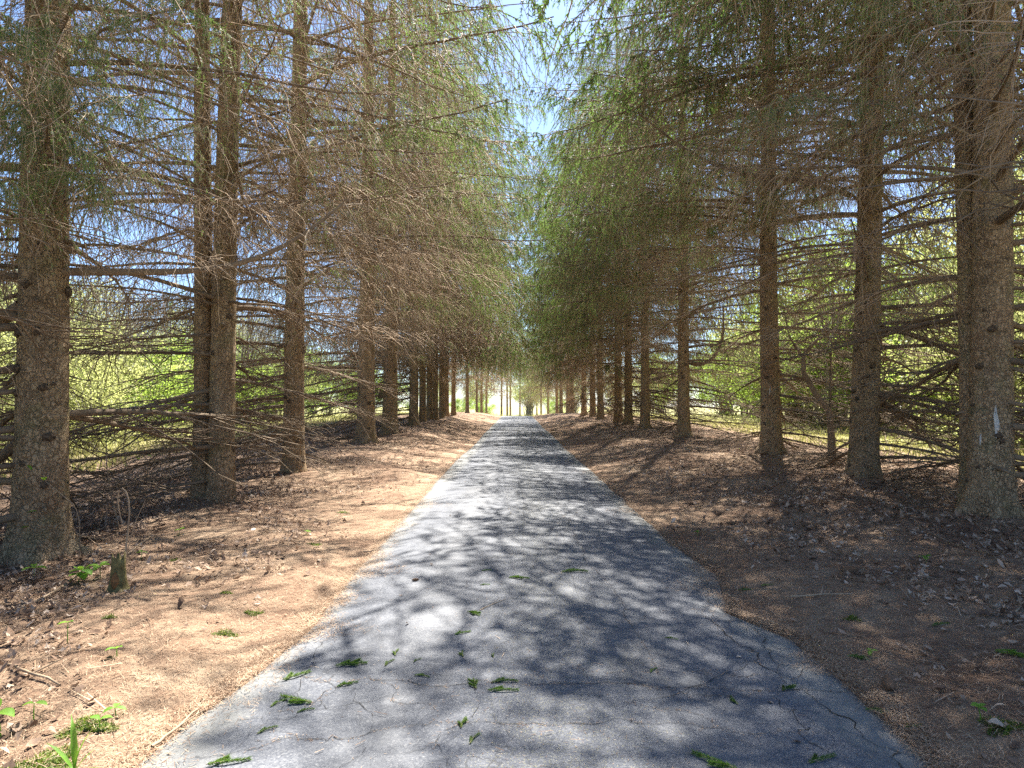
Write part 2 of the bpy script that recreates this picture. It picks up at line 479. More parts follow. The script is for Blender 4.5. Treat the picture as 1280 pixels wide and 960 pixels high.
def branch_arrays(seed, L=4.0, wig3=0.16, whisk=(0.25, 0.95), rise=0.0, sag=0.25, tip=0.10, r0=0.024, n2=40, l2=0.30, hang2=0.35, n3=7, l3=0.26,
                  down3=0.7, wisk=10, live=2.0, keep3=1.0, per=16, nl=0.028, nw=0.0065, thick=1.0, down2=0.1):
    rng = np.random.default_rng(seed)
    k = 11
    t = np.linspace(0, 1, k)
    main = np.stack([L * t * (1 - 0.05 * t), np.cumsum(rng.normal(0, 0.028, k)) * L * 0.35 * np.linspace(0, 1, k),
                     L * (rise * t - sag * t ** 2 + tip * t ** 4) + np.cumsum(rng.normal(0, 0.006, k)) * L * t], 1)
    mr = r0 * (1 - 0.86 * t ** 0.85) + 0.002
    W = Soup(); G = Soup()
    V, T = tubes(main[None], mr[None], 6); W.add(V, T, 1)
    W.nmain = len(T)
    t2 = np.sort(np.clip(np.linspace(0.07, 0.985, n2) + rng.normal(0, 0.012, n2), 0.05, 0.99))
    side = np.where(np.arange(n2) % 2 == 0, 1.0, -1.0)
    p0, tg = interp_poly(np.repeat(main[None], n2, 0), t2)
    ang = np.radians(rng.uniform(38, 78, n2))
    perp = np.stack([-tg[:, 1], tg[:, 0], np.zeros(n2)], 1) * side[:, None]
    d2 = tg * np.cos(ang)[:, None] + perp * np.sin(ang)[:, None]
    d2[:, 2] += rng.normal(-down2, 0.14, n2)
    d2 = norm(d2)
    prof = np.sin(math.pi * np.clip(0.10 + 0.88 * t2, 0, 1)) ** 0.7 * 0.9 + 0.18
    len2 = L * l2 * prof * rng.uniform(0.35, 1.25, n2)
    broken = rng.uniform(0, 1, n2) < 0.22
    len2 = np.where(broken & (t2 < live), len2 * 0.35, len2)
    P2 = polylines(rng, p0, d2, len2, 6, hang2 * rng.uniform(0.5, 1.4, n2), 0.10)
    r2 = (0.0062 * thick * np.clip(len2 / 0.8, 0.5, 1.4))[:, None] * np.linspace(1, 0.42, 6)[None]
    gaps = np.zeros(n2, bool)
    for _ in range(2):
        g0 = rng.uniform(0.05, 0.9); gaps |= (t2 > g0) & (t2 < g0 + rng.uniform(0.04, 0.12))
    V, T = tubes(P2[~gaps], r2[~gaps], 3); W.add(V, T)
    dens = np.clip(rng.beta(1.1, 0.8, n2), 0.06, 1) * ~gaps
    # hanging and side twigs
    PP = np.repeat(P2, n3, 0); m = len(PP)
    L2 = np.repeat(len2, n3); T2 = np.repeat(t2, n3)
    u = np.tile((np.arange(n3) + 0.5) / n3, n2) * 0.93 + 0.06 + rng.normal(0, 0.03, m)
    p3, t3 = interp_poly(PP, np.clip(u, 0.03, 0.99))
    s3 = rng.choice([-1.0, 1.0], m)
    pr = norm(np.stack([-t3[:, 1], t3[:, 0], np.zeros(m)], 1)) * s3[:, None]
    d3 = t3 * rng.uniform(0.3, 0.9, (m, 1)) + pr * rng.uniform(0.3, 1.0, (m, 1))
    d3[:, 2] -= down3 * rng.uniform(0.1, 1.5, m)
    d3 = norm(d3)
    len3 = l3 * rng.uniform(0.3, 1.35, m) * np.clip(L2 / 0.7, 0.45, 1.25)
    kp = rng.uniform(0, 1, m) < np.where(T2 < live, keep3, 1.25) * np.repeat(dens, n3)
    P3 = polylines(rng, p3[kp], d3[kp], len3[kp], 4, 0.25 + 0.5 * down3, wig3)
    T3 = T2[kp]
    r3 = np.repeat((0.0031 * thick * np.array([1, 0.85, 0.65, 0.45]))[None], len(P3), 0)
    V, T = tubes(P3, r3, 3); W.add(V, T)
    # long whisker twigs hanging from the limb, curved
    if wisk:
        uw = rng.uniform(0.15, 0.95, wisk)
        pw, tw = interp_poly(np.repeat(main[None], wisk, 0), uw)
        dw = norm(rng.normal(0, 0.8, (wisk, 3)) + np.array([0.3, 0, -0.55]))
        Pw = polylines(rng, pw, dw, rng.uniform(whisk[0], whisk[1], wisk), 7, 0.55, 0.30)
        rw = np.repeat((0.0046 * thick * np.linspace(1, 0.4, 7))[None], wisk, 0)
        V, T = tubes(Pw, rw, 3); W.add(V, T)
    if live < 1:
        lm = T3 > live + rng.normal(0, 0.05, len(T3))
        V, T = needles(rng, P3[lm], 0.0, per, nl, nw); G.add(V, T)
        l2m = (t2 > live) & ~gaps
        V, T = needles(rng, P2[l2m], 0.2, per * 2, nl, nw); G.add(V, T)
    return W.arrays(), G.arrays()[:2]

LOW, DROOP, HALF, LIVE = [], [], [], []
for i in range(6):
    LOW.append(branch_arrays(100 + i, rise=0.02, sag=0.12 + 0.05 * (i % 3), tip=0.07, r0=0.038, n2=36, l2=0.38, hang2=0.10, n3=4, l3=0.28, down3=0.2, wisk=3, keep3=0.6, thick=1.45, down2=0.04))
for i in range(6):
    DROOP.append(branch_arrays(200 + i, wig3=0.30, whisk=(.3, 1.1), rise=0.10 + .05 * (i % 3), sag=0.34, tip=0.14, r0=0.034, n2=30, l2=0.22 + 0.025 * (i % 4), hang2=0.25 + 0.12 * (i % 4), n3=5, l3=0.42, down3=0.4 + 0.2 * (i % 3), wisk=20, thick=1.45))
for i in range(6):
    HALF.append(branch_arrays(300 + i, wig3=0.25, rise=0.12 + .05 * (i % 3), sag=0.36, tip=0.14, r0=0.034, n2=38, l2=0.22 + 0.025 * (i % 4), hang2=0.35 + 0.12 * (i % 4), n3=6, l3=0.36, down3=1.0, wisk=16, live=0.52 + 0.06 * (i % 3), thick=1.3, per=18, nl=0.029, nw=0.0085))
for i in range(6):
    LIVE.append(branch_arrays(400 + i, rise=0.14, sag=0.40, tip=0.16, r0=0.032, n2=42, l2=0.22 + 0.025 * (i % 3), hang2=0.4 + 0.15 * (i % 3), n3=8, l3=0.34, down3=1.3, wisk=5, live=0.30, thick=1.1, per=26, nl=0.033, nw=0.012))
SPRAY = [branch_arrays(450 + i, L=2.5, rise=0.12, sag=0.42, tip=0.12, r0=0.018, n2=34, l2=0.30, hang2=0.5, n3=8, l3=0.26, down3=1.2, wisk=4, live=0.22, thick=0.9, per=34, nl=0.026, nw=0.0075) for i in range(3)]
# lighter branches for far crowns
FAR_D = [branch_arrays(500 + i, rise=0.10, sag=0.34, tip=0.14, n2=24, l2=0.26, hang2=0.5, n3=6, l3=0.36, down3=0.9, wisk=8, thick=2.4) for i in range(3)]
FAR_H = [branch_arrays(600 + i, rise=0.12, sag=0.36, tip=0.14, n2=26, l2=0.26, hang2=0.55, n3=6, l3=0.36, down3=1.1, wisk=6, live=0.60, thick=2.2, per=13, nl=0.06, nw=0.024) for i in range(3)]
FAR_L = [branch_arrays(700 + i, rise=0.14, sag=0.40, tip=0.16, n2=27, l2=0.26, hang2=0.55, n3=6, l3=0.38, down3=1.2, wisk=3, live=0.34, thick=1.6, per=15, nl=0.06, nw=0.026) for i in range(3)]

def mesh_pair(name, arr, wood=None):
    (wv, wt, wm), (gv, gt) = arr
    w = make_mesh(name + '_wood', wv, wt, [wood or M_TWIG, M_LIMB], wm)
    g = make_mesh(name + '_needles', gv, gt, M_NEEDLE, smooth=False) if len(gt) else None
    return w, g
MESH = {k: [mesh_pair('branch_' + k, a, M_LIMB if k == 'low' else None) for a in lst] for k, lst in (('low', LOW), ('droop', DROOP), ('half', HALF), ('live', LIVE), ('spray', SPRAY))}

def xf(V, s, az, pitch, loc):
    ca, sa = math.cos(az), math.sin(az); cp, sp = math.cos(pitch), math.sin(pitch)
    Rz = np.array([[ca, -sa, 0], [sa, ca, 0], [0, 0, 1]]); Ry = np.array([[cp, 0, -sp], [0, 1, 0], [sp, 0, cp]])
    return (V * s) @ (Rz @ Ry).T + np.array(loc)

def reach(z, H=23.0):
    """branch length of a spruce at height z"""
    if z < 1.0: return 3.4
    if z < 4.0: return 3.4 + (z - 1) * 0.5
    if z < 12.5: return 4.9
    return max(0.35, 4.9 * (1 - ((z - 12.5) / (H - 12.0)) ** 1.1))

def crown_mesh(name, seed, z0, z1, step, per_whorl, kinds, road_clear=0.0):
    rng = random.Random(seed)
    S = Soup()
    z = z0
    while z < z1:
        a0 = rng.uniform(0, 6.28)
        nb = per_whorl
        for j in range(nb):
            az = a0 + j * 2 * math.pi / nb + rng.uniform(-0.4, 0.4)
            zz = z + rng.uniform(-0.2, 0.2)
            d = abs((az + math.pi) % (2 * math.pi) - math.pi)
            if zz < road_clear and d < 1.15:
                continue
            if rng.random() < 0.22:
                continue
            L = reach(zz) * rng.uniform(0.72, 1.1)
            pitch = (0.05 if zz < 9 else 0.05 + 0.5 * (zz - 9) / 12) + rng.uniform(-0.1, 0.1)
            if zz < 2.2: pitch -= 0.12
            (wv, wt, wm), (gv, gt) = kinds(zz, d, rng)
            s = L / 4.0
            loc = (0.1 * math.cos(az), 0.1 * math.sin(az), zz)
            S.add(xf(wv, s, az, pitch, loc), wt, 0); S.M[-1] = wm * 2
            if len(gt): S.add(xf(gv, s, az, pitch, loc), gt, 1)
        z += step * rng.uniform(0.85, 1.15)
    # leader
    return S.mesh(name, [M_TWIG, M_NEEDLE, M_LIMB])

def k_upper(zz, d, rng):
    return rng.choice(FAR_H if rng.random() < 0.35 else FAR_L)
def k_full_dead(zz, d, rng):
    if zz < 3.2: return rng.choice(FAR_D)
    if zz < 8: return rng.choice(FAR_D if rng.random() < 0.6 else FAR_H)
    return rng.choice(FAR_H if rng.random() < 0.55 else FAR_L)
def k_full_green(zz, d, rng):
    if zz < 3.0: return rng.choice(FAR_D)
    if zz < 5.5: return rng.choice(FAR_D if rng.random() < 0.5 else FAR_H)
    return rng.choice(FAR_H if rng.random() < 0.35 else FAR_L)
DENSE = [crown_mesh('dense_crown', 81 + i, 7.8, 22.8, 0.48, 5, k_upper) for i in range(2)]
UPPER = [crown_mesh('upper_crown', 11 + i, 9.6, 22.8, 0.85, 4, k_upper) for i in range(3)]
FULL_D = [crown_mesh('full_crown_dead', 31 + i, 2.2, 22.8, 0.56, 4, k_full_dead, 3.0) for i in range(2)]
HIGH_G = [crown_mesh('high_crown_green', 61 + i, 3.2, 22.8, 0.6, 4, k_full_green, 3.0) for i in range(2)]
FULL_G = [crown_mesh('full_crown_green', 51 + i, 0.6, 22.8, 0.56, 4, k_full_green, 3.0) for i in range(2)]

# ------------------------------------------------------------------ terrain
def sstep(a, b, x):
    t = np.clip((x - a) / (b - a), 0, 1)
    return t * t * (3 - 2 * t)
_y = [-400, 0, 26, 36, 50, 75, 95, 125, 170, 400, 3000]
_z = [-1.0, 0, 0, 0.17, 0.26, 0.44, 0.10, -0.9, -1.6, -2.0, -2.0]
def road_z(y):
    return np.interp(y, _y, _z)
_sy = [0, 9, 12, 15, 22, 28, 45, 80, 120]
_lz = [0.0, 0.02, 0.06, 0.14, 0.34, 0.50, 0.52, 0.36, 0.1]
_rz = [0.08, 0.18, 0.24, 0.28, 0.32, 0.36, 0.34, 0.28, 0.1]
_ph = np.random.default_rng(3).uniform(0, 6.28, 40)
def micro(x, y):
    h = 0
    for i, (fx, fy, a) in enumerate(((1.3, 0.7, .03), (0.5, 1.7, .03), (3.1, 2.3, .014), (2.2, -3.9, .014), (7.1, 5.0, .006), (-5.3, 8.2, .006), (13, 9, .003), (11, -15, .003))):
        h = h + a * np.sin(fx * x + fy * y + _ph[i])
    return h
def ground(x, y):
    x = np.asarray(x, float); y = np.asarray(y, float)
    ax = np.abs(x)
    side = np.where(x < 0, np.interp(y, _sy, _lz), np.interp(y, _sy, _rz))
    bank = side * sstep(1.75, 4.6, ax) * (1 - 0.8 * sstep(8, 16, ax))
    lip = 0.035 * sstep(1.55, 2.3, ax)
    mound = 0
    for mx, my in MOUNDS:
        mound = mound + 0.09 * np.exp(-((x - mx) ** 2 + (y - my) ** 2) / 0.38)
    return mound + road_z(y) + bank + lip + micro(x, y) * sstep(1.7, 2.6, ax) * (1 - sstep(60, 140, np.hypot(x, y)))
MOUNDS = [(-4.88, 6.95), (-4.7, 10.5)] + [(X_, F * X_ / (p_ - VPX)) for p_, X_ in ((367, -4.85), (458, -4.9), (1231, 5.75), (1074, 6.2), (962, 6.2), (855, 6.2))]
def edge_l(y):
    return -np.interp(y, [-20, 2.0, 3.0, 3.6, 4.4, 4.8, 5.7, 7.5, 9.5, 14, 20, 40, 90, 400], [1.74, 1.74, 1.72, 1.67, 1.57, 1.54, 1.53, 1.57, 1.60, 1.72, 1.82, 1.74, 1.70, 1.7])
def edge_r(y):
    return np.interp(y, [-20, 2.0, 3.0, 3.6, 4.7, 5.0, 5.35, 5.7, 6.4, 7.2, 7.9, 9.0, 14, 20, 40, 90, 400], [1.85, 1.85, 1.86, 1.92, 1.95, 1.82, 1.66, 1.76, 1.92, 1.88, 1.80, 1.84, 1.86, 1.84, 1.72, 1.7, 1.7])

def at(px, py):
    """ground point seen at photograph pixel px, py"""
    dx = (px - VPX) / F; dz = -(py - HOR) / F
    D = 4.0
    if dz < 0:
        for _ in range(60):
            z = float(ground(dx * D, D))
            D += 0.7 * ((z - CAM_H) / dz - D)
            D = min(max(D, 1.0), 300)
    return dx * D, D, float(ground(dx * D, D))

def grid_mesh(name, xs, ys, zf, material):
    X, Y = np.meshgrid(xs, ys)
    V = np.stack([X, Y, zf(X, Y)], -1).reshape(-1, 3)
    nx, ny = len(xs), len(ys)
    i = (np.arange(ny - 1)[:, None] * nx + np.arange(nx - 1)[None]).ravel()
    T = np.concatenate([np.stack([i, i + 1, i + nx + 1], 1), np.stack([i, i + nx + 1, i + nx], 1)])
    return make_mesh(name, V, T, material)

def link(name, me, parent=None, loc=None, kind=None):
    o = bpy.data.objects.new(name, me)
    COL.objects.link(o)
    if parent is not None: o.parent = parent
    if loc is not None: o.location = loc
    if kind: o['kind'] = kind
    return o
def tag(o, label, cat, group=None):
    o['label'] = label; o['category'] = cat
    if group: o['group'] = group
    return o
def thing(name, label, cat, loc, group=None, rz=0.0):
    o = bpy.data.objects.new(name, None)
    o.empty_display_size = 0.2
    COL.objects.link(o)
    o.location = loc; o.rotation_euler = (0, 0, rz)
    return tag(o, label, cat, group)

xs = np.concatenate([[-900, -500, -250, -150, -100, -70, -50, -40], np.arange(-32, -9, 1.0), np.arange(-9, -1.0, 0.07), np.arange(-1.0, 1.0, 0.5), np.arange(1.0, 9, 0.07), np.arange(9, 33, 1.0), [40, 50, 70, 100, 150, 250, 500, 900]])
ys = np.concatenate([[-400, -150, -60, -30, -15, -8, -4, -2, 0, 1], np.arange(2, 16, 0.08), np.arange(16, 40, 0.3), np.arange(40, 130, 1.5), np.arange(130, 200, 8), [220, 260, 320, 420, 600, 1000, 2000]])
def gz(X, Y):
    # the ground dips a little under the drive, so that the asphalt sheet lies on top of it
    el, er = edge_l(Y), edge_r(Y)
    inside = sstep(0.0, 0.12, np.minimum(X - el, er - X))
    return ground(X, Y) - 0.05 * inside
link('ground', grid_mesh('ground', xs, ys, gz, M_GROUND), kind='structure')

# the drive: a sheet with ragged borders
ry = np.concatenate([np.arange(-15, 2, 1.0), np.arange(2, 14, 0.035), np.arange(14, 40, 0.15), np.arange(40, 190, 1.0)])
rngr = np.random.default_rng(5)
def rag(n, a):
    h = np.zeros(n)
    for o in range(1, 6):
        m = max(3, n // (4 * 2 ** o)); h += np.interp(np.linspace(0, m - 1, n), np.arange(m), rngr.normal(0, 1, m)) * a * (0.75 ** (5 - o))
    return h
el = edge_l(ry) + rag(len(ry), 0.030); er = edge_r(ry) + rag(len(ry), 0.030)
cols = np.concatenate([[0, 0.012, 0.03], np.linspace(0.06, 0.94, 15), [0.97, 0.988, 1]])
X = el[:, None] + (er - el)[:, None] * cols[None]
Y = np.repeat(ry[:, None], len(cols), 1)
dip = np.array([-0.05, -0.012, 0] + [0] * 15 + [0, -0.012, -0.05])
Z = ground(X * 0.0, Y) + 0.012 + 0.02 * (1 - (2 * cols[None] - 1) ** 2) + dip[None] * (Y > 0)
nx = len(cols); i = (np.arange(len(ry) - 1)[:, None] * nx + np.arange(nx - 1)[None]).ravel()
road = link('road', make_mesh('road', np.stack([X, Y, Z], -1).reshape(-1, 3), np.concatenate([np.stack([i, i + 1, i + nx + 1], 1), np.stack([i, i + nx + 1, i + nx], 1)]), M_ROAD), kind='structure')
def road_top(x, y):
    a, b = edge_l(y), edge_r(y)
    c = np.clip((x - a) / (b - a), 0, 1)
    return ground(0.0 * np.asarray(x), y) + 0.012 + 0.02 * (1 - (2 * c - 1) ** 2)

# cracks in the asphalt: thin dark ragged slivers just above the sheet
def crack_path(rng, p, heading, length, w, turn=0.35):
    n = max(4, int(length / 0.03)); pts = [p]; h = heading
    for _ in range(n):
        h = heading + (h - heading) * 0.86 + rng.normal(0, turn)
        pts.append((pts[-1][0] + 0.03 * math.cos(h), pts[-1][1] + 0.03 * math.sin(h)))
    return np.array(pts), w
def crack_px(p): x, y, z = at(*p); return (x, y)
rngc = np.random.default_rng(21)
paths = []
def crack_between(a, b, w, jag=0.05, forks=3):
    a = np.array(crack_px(a)); b = np.array(crack_px(b))
    n = max(6, int(np.linalg.norm(b - a) / 0.03))
    t = np.linspace(0, 1, n)[:, None]
    off = np.zeros((n, 2))
    for o in range(1, 5):
        m = 2 + 3 * 2 ** o
        off += np.stack([np.interp(t[:, 0] * (m - 1), np.arange(m), rngc.normal(0, 1, m)) for _ in range(2)], 1) * jag / (1.5 ** o)
    P = a * (1 - t) + b * t + off * np.sin(math.pi * t) ** 0.4
    paths.append((P, w))
    for _ in range(forks):
        q = P[rngc.integers(0, n)]
        paths.append(crack_path(rngc, tuple(q), rngc.uniform(0, 6.28), rngc.uniform(0.15, 0.9), w * 0.55))
for a, b, w in (((395, 852), (640, 858), .007), ((640, 858), (1180, 848), .006), ((250, 945), (560, 905), .006), ((560, 905), (1010, 915), .006),
                ((700, 640), (840, 870), .004), ((880, 770), (1010, 870), .008), ((1010, 870), (1130, 960), .009), ((930, 780), (985, 850), .006), ((960, 870), (1040, 955), .006),
                ((690, 600), (720, 760), .004), ((650, 560), (655, 700), .006), ((470, 730), (620, 745), .004), ((300, 900), (520, 870), .004),
                ((420, 790), (350, 900), .004), ((470, 905), (410, 830), .005), ((560, 960), (600, 880), .004), ((800, 880), (1000, 800), .004),
                ((770, 620), (850, 700), .004), ((850, 700), (930, 790), .005), ((540, 640), (780, 655), .005), ((560, 600), (750, 605), .006), ((590, 570), (705, 572), .008), ((700, 560), (760, 640), .006)):
    crack_between(a, b, w)
SC = Soup()
for P, w in paths:
    n = len(P)
    if n < 3: continue
    keep = (P[:, 0] > edge_l(P[:, 1]) + 0.05) & (P[:, 0] < edge_r(P[:, 1]) - 0.05)
    t = np.gradient(P, axis=0); t = norm(t); pr = np.stack([-t[:, 1], t[:, 0]], 1)
    ww = w * 0.36 * (0.35 + np.abs(np.interp(np.arange(n), np.arange(0, n + 6, 3), rngc.uniform(-1.2, 1.2, len(np.arange(0, n + 6, 3)))))) * np.sin(np.linspace(0.25, math.pi - 0.02, n)) ** 0.5
    A = P + pr * ww[:, None]; B = P - pr * ww[:, None]
    V = np.concatenate([np.concatenate([Q, (road_top(Q[:, 0], Q[:, 1]) + 0.004)[:, None]], 1) for Q in (A, B)])
    j = np.arange(n - 1); j = j[keep[:-1] & keep[1:]]
    SC.add(V, np.concatenate([np.stack([j, j + 1, j + 1 + n], 1), np.stack([j, j + 1 + n, j + n], 1)]))
link('crack', SC.mesh('crack', M_CRACK), parent=road, kind='structure')

# ------------------------------------------------------------------ litter (nobody could count it)
def oak_leaf():
    up = [(0, .0), (.10, .06), (.20, .22), (.27, .09), (.40, .30), (.48, .11), (.62, .30), (.70, .12), (.84, .20), (.92, .08), (1.0, 0)]
    pts = up + [(x, -y) for x, y in reversed(up[1:-1])]
    V = np.array([(x - 0.5, y, 0.0) for x, y in pts]); n = len(pts)
    V = np.concatenate([V, [[-.3, 0, 0], [0, 0, 0], [.3, 0, 0]]])
    T = []
    for i in range(n):
        j = (i + 1) % n
        xm = (V[i, 0] + V[j, 0]) / 2
        c = n + (0 if xm < -0.15 else 1 if xm < 0.15 else 2)
        T.append((i, j, c))
    return V, np.array(T)
def plain_leaf():
    pts = [(-.5, 0), (-.3, .17), (0, .25), (.28, .17), (.5, 0), (.28, -.17), (0, -.25), (-.3, -.17)]
    V = np.array([(x, y, 0.0) for x, y in pts] + [(0, 0, 0)])
    return V, np.array([(i, (i + 1) % 8, 8) for i in range(8)])

def scatter_leaves(rng, x, y, size, base, zf, tilt=0.35, lift=0.01):
    V0, T0 = base; n = len(x)
    a = rng.uniform(0, 6.28, n); tx = rng.normal(0, tilt, n); ty = rng.normal(0, tilt, n); cu = rng.normal(0.15, 0.8, n); cv = rng.normal(0.3, 0.8, n)
    v = np.repeat(V0[None], n, 0) * size[:, None, None]
    v[:, :, 2] = size[:, None] * (cu[:, None] * V0[None, :, 0] ** 2 + cv[:, None] * V0[None, :, 1] ** 2 * 2)
    v[:, :, 2] += v[:, :, 0] * tx[:, None] + v[:, :, 1] * ty[:, None]
    ca, sa = np.cos(a)[:, None], np.sin(a)[:, None]
    X = v[:, :, 0] * ca - v[:, :, 1] * sa + x[:, None]; Y = v[:, :, 0] * sa + v[:, :, 1] * ca + y[:, None]
    Zb = zf(x, y) + lift
    Z = v[:, :, 2] - np.minimum(v[:, :, 2].min(1), 0)[:, None] * 0.7 + Zb[:, None]
    T = (T0[None] + (np.arange(n) * len(V0))[:, None, None]).reshape(-1, 3)
    return np.stack([X, Y, Z], -1).reshape(-1, 3), T

rng = np.random.default_rng(9)
def verge_points(n, ymin, ymax, inner, outer, power=1.0, bias=None):
    # denser near the camera in proportion to what shows
    u = rng.uniform(0, 1, n)
    y = ymin * (ymax / ymin) ** u
    s = rng.choice([-1.0, 1.0], n)
    w = rng.uniform(0, 1, n) ** power
    x = s * (inner + (outer - inner) * w)
    return x, y
S = Soup()
cl = rng.normal(0, 1, (60, 2))
for base, n, lo, hi in ((oak_leaf(), 20000, 0.06, 0.14), (plain_leaf(), 24000, 0.035, 0.085)):
    x, y = verge_points(n * 3, 2.2, 36, 1.9, 9.0, 0.75)
    dens = 0.5 + 0.5 * np.sin(x * 1.9 + 0.8 * np.sin(y * 1.3)) * np.sin(y * 1.1 + x * 0.6 + 1)
    keep = rng.uniform(0, 1, n * 3) < dens * np.clip((np.abs(x) - 1.75) / 1.6, 0.04, 1.0)
    x, y = x[keep][:n], y[keep][:n]
    V, T = scatter_leaves(rng, x, y, rng.uniform(lo, hi, len(x)), base, ground)
    S.add(V, T)
x = rng.uniform(-1.4, 1.7, 16); y = 2.6 * (18 / 2.6) ** rng.uniform(0, 1, 16)
V, T = scatter_leaves(rng, x, y, rng.uniform(0.02, 0.045, 16), plain_leaf(), road_top, 0.2, 0.004); S.add(V, T)
link('leaf_litter', S.mesh('leaf_litter', M_LITTER, False), kind='stuff')

def slivers(rng, x, y, zf, ln, wd, lift=0.004, tilt=0.25):
    n = len(x); a = rng.uniform(0, 6.28, n); l = ln * rng.uniform(0.5, 1.5, n)
    dx, dy = np.cos(a), np.sin(a); dz = np.abs(rng.normal(0, tilt, n))
    z = zf(x, y) + lift + rng.uniform(0, 0.01, n) * (lift > 0.003)
    c = np.stack([x, y, z], 1); d = np.stack([dx, dy, dz], 1) * l[:, None]; p = np.stack([-dy, dx, dz * 0], 1) * (wd * 0.5)
    V = np.stack([c - p, c + p, c + d + p * .6, c + d - p * .6], 1).reshape(-1, 3)
    i = np.arange(n) * 4
    return V, np.concatenate([np.stack([i, i + 1, i + 2], 1), np.stack([i, i + 2, i + 3], 1)])
S = Soup()
x, y = verge_points(150000, 2.1, 20, 1.35, 6.0, 1.3)
el_, er_ = edge_l(y), edge_r(y)
out = np.maximum(el_ - x, x - er_)                    # metres outside the asphalt
k = (out > -0.02) | (rng.uniform(0, 1, len(x)) < np.exp(out / (0.05 + 0.16 * np.clip(np.sin(y * 2.7 + np.sin(y * 1.1) * 2 + x) + 0.2, 0, 1))) * 0.95)
x, y = x[k], y[k]
zboth = lambda x, y: np.where((x > edge_l(y) + 0.03) & (x < edge_r(y) - 0.03), road_top(x, y), ground(x, y))
V, T = slivers(rng, x, y, zboth, 0.032, 0.0026); S.add(V, T)
x = rng.normal(0.25, 0.55, 2600); y = 2.4 * (14 / 2.4) ** rng.uniform(0, 1, 2600)
k = (x > edge_l(y) + .05) & (x < edge_r(y) - .05)
V, T = slivers(rng, x[k], y[k], road_top, 0.012, 0.0022, 0.003, 0.05); S.add(V, T)
# needles drifted over the ragged borders
for sgn in (-1, 1):
    n = 34000
    y = 2.1 * (26 / 2.1) ** rng.uniform(0, 1, n)
    e = edge_l(y) if sgn < 0 else edge_r(y)
    drift = 0.05 + 0.10 * np.clip(np.sin(y * 3.1 + sgn) + np.sin(y * 7.3 + 2 * sgn) * .6 + np.sin(y * 1.3), 0, 2)
    x = e - sgn * (np.abs(rng.normal(0, 1, n)) * drift - 0.10 * rng.uniform(0, 1, n))
    k = (y > 3.6) | (rng.uniform(0, 1, n) < 0.35) | (sgn > 0)
    V, T = slivers(rng, x[k], y[k], zboth, 0.030, 0.0028, 0.004, 0.2); S.add(V, T)
# needles gathered in the cracks, twig bits dropped on the drive
for P, w in paths[:23]:
    m = int(len(P) * 1.3)
    q = P[rng.integers(0, len(P), m)] + rng.normal(0, 0.012, (m, 2))
    q = q[(q[:, 0] > edge_l(q[:, 1]) + .05) & (q[:, 0] < edge_r(q[:, 1]) - .05)]
    V, T = slivers(rng, q[:, 0], q[:, 1], road_top, 0.018, 0.0024, 0.003, 0.08); S.add(V, T)
x = rng.uniform(-1.6, 1.8, 110); y = 2.4 * (20 / 2.4) ** rng.uniform(0, 1, 110); k = (x > edge_l(y) + .05) & (x < edge_r(y) - .05)
V, T = slivers(rng, x[k], y[k], road_top, 0.05, 0.004, 0.004, 0.06); S.add(V, T)
# heavier twig bits
x, y = verge_points(5000, 2.3, 30, 2.0, 10, 0.8)
V, T = slivers(rng, x, y, ground, 0.13, 0.006, 0.012, 0.12); S.add(V, T)
link('needle_litter', S.mesh('needle_litter', M_DRYN, False), kind='stuff')

# tufts of moss
S = Soup()
for px, py, r_, n in ((115, 905, .16, 2600), (60, 950, .22, 2600), (285, 790, .10, 700), (220, 700, .07, 400), (1240, 900, .13, 700), (1060, 770, .08, 300), (320, 765, .09, 500), (395, 680, .10, 500), (285, 740, .06, 300), (140, 770, .06, 250), (430, 640, .12, 400)):
    gx, gy, g0 = at(px, py)
    a = rng.uniform(0, 6.28, n); rr = r_ * np.sqrt(rng.uniform(0, 1, n)) * (0.7 + 0.3 * np.sin(a * 3 + px))
    x = gx + 0.75 * rr * np.cos(a) * 1.3; y = gy + 0.75 * rr * np.sin(a)
    V, T = slivers(rng, x, y, ground, 0.011, 0.005, 0.001, 0.7); S.add(V, T)
link('moss', S.mesh('moss', M_MOSS, False), kind='stuff')

# grass of the fields beyond the rows
S = Soup()
n = 60000
y = 6 * (110 / 6) ** rng.uniform(0, 1, n); x = rng.choice([-1.0, 1.0], n) * (9.5 + 32 * rng.uniform(0, 1, n) ** 1.4)
def blades(x, y, h, w):
    n = len(x); a = rng.uniform(0, 6.28, n); hh = h * rng.uniform(0.4, 1.4, n); z = ground(x, y) - 0.01
    c = np.stack([x, y, z], 1); p = np.stack([np.cos(a), np.sin(a), 0 * a], 1) * w * 0.5
    tip = c + np.stack([rng.normal(0, .35, n), rng.normal(0, .35, n), np.ones(n)], 1) * hh[:, None]
    V = np.stack([c - p, c + p, tip], 1).reshape(-1, 3)
    return V, np.arange(len(V)).reshape(-1, 3)
V, T = blades(x, y, 0.32, 0.03); S.add(V, T)
n = 9000
V, T = blades(rng.normal(0, 16, n), rng.uniform(96, 150, n), 0.4, 0.06); S.add(V, T)
link('field_grass', S.mesh('field_grass', M_GRASS, False), kind='stuff')

# ------------------------------------------------------------------ spruces
def vnoise(th, z, seed, fr, nz):
    r = np.random.default_rng(seed)
    h = 0
    for _ in range(7):
        k = r.integers(1, fr); w = r.uniform(-nz, nz)
        h = h + np.sin(k * th + w * z + r.uniform(0, 6.28))
    return h / 7

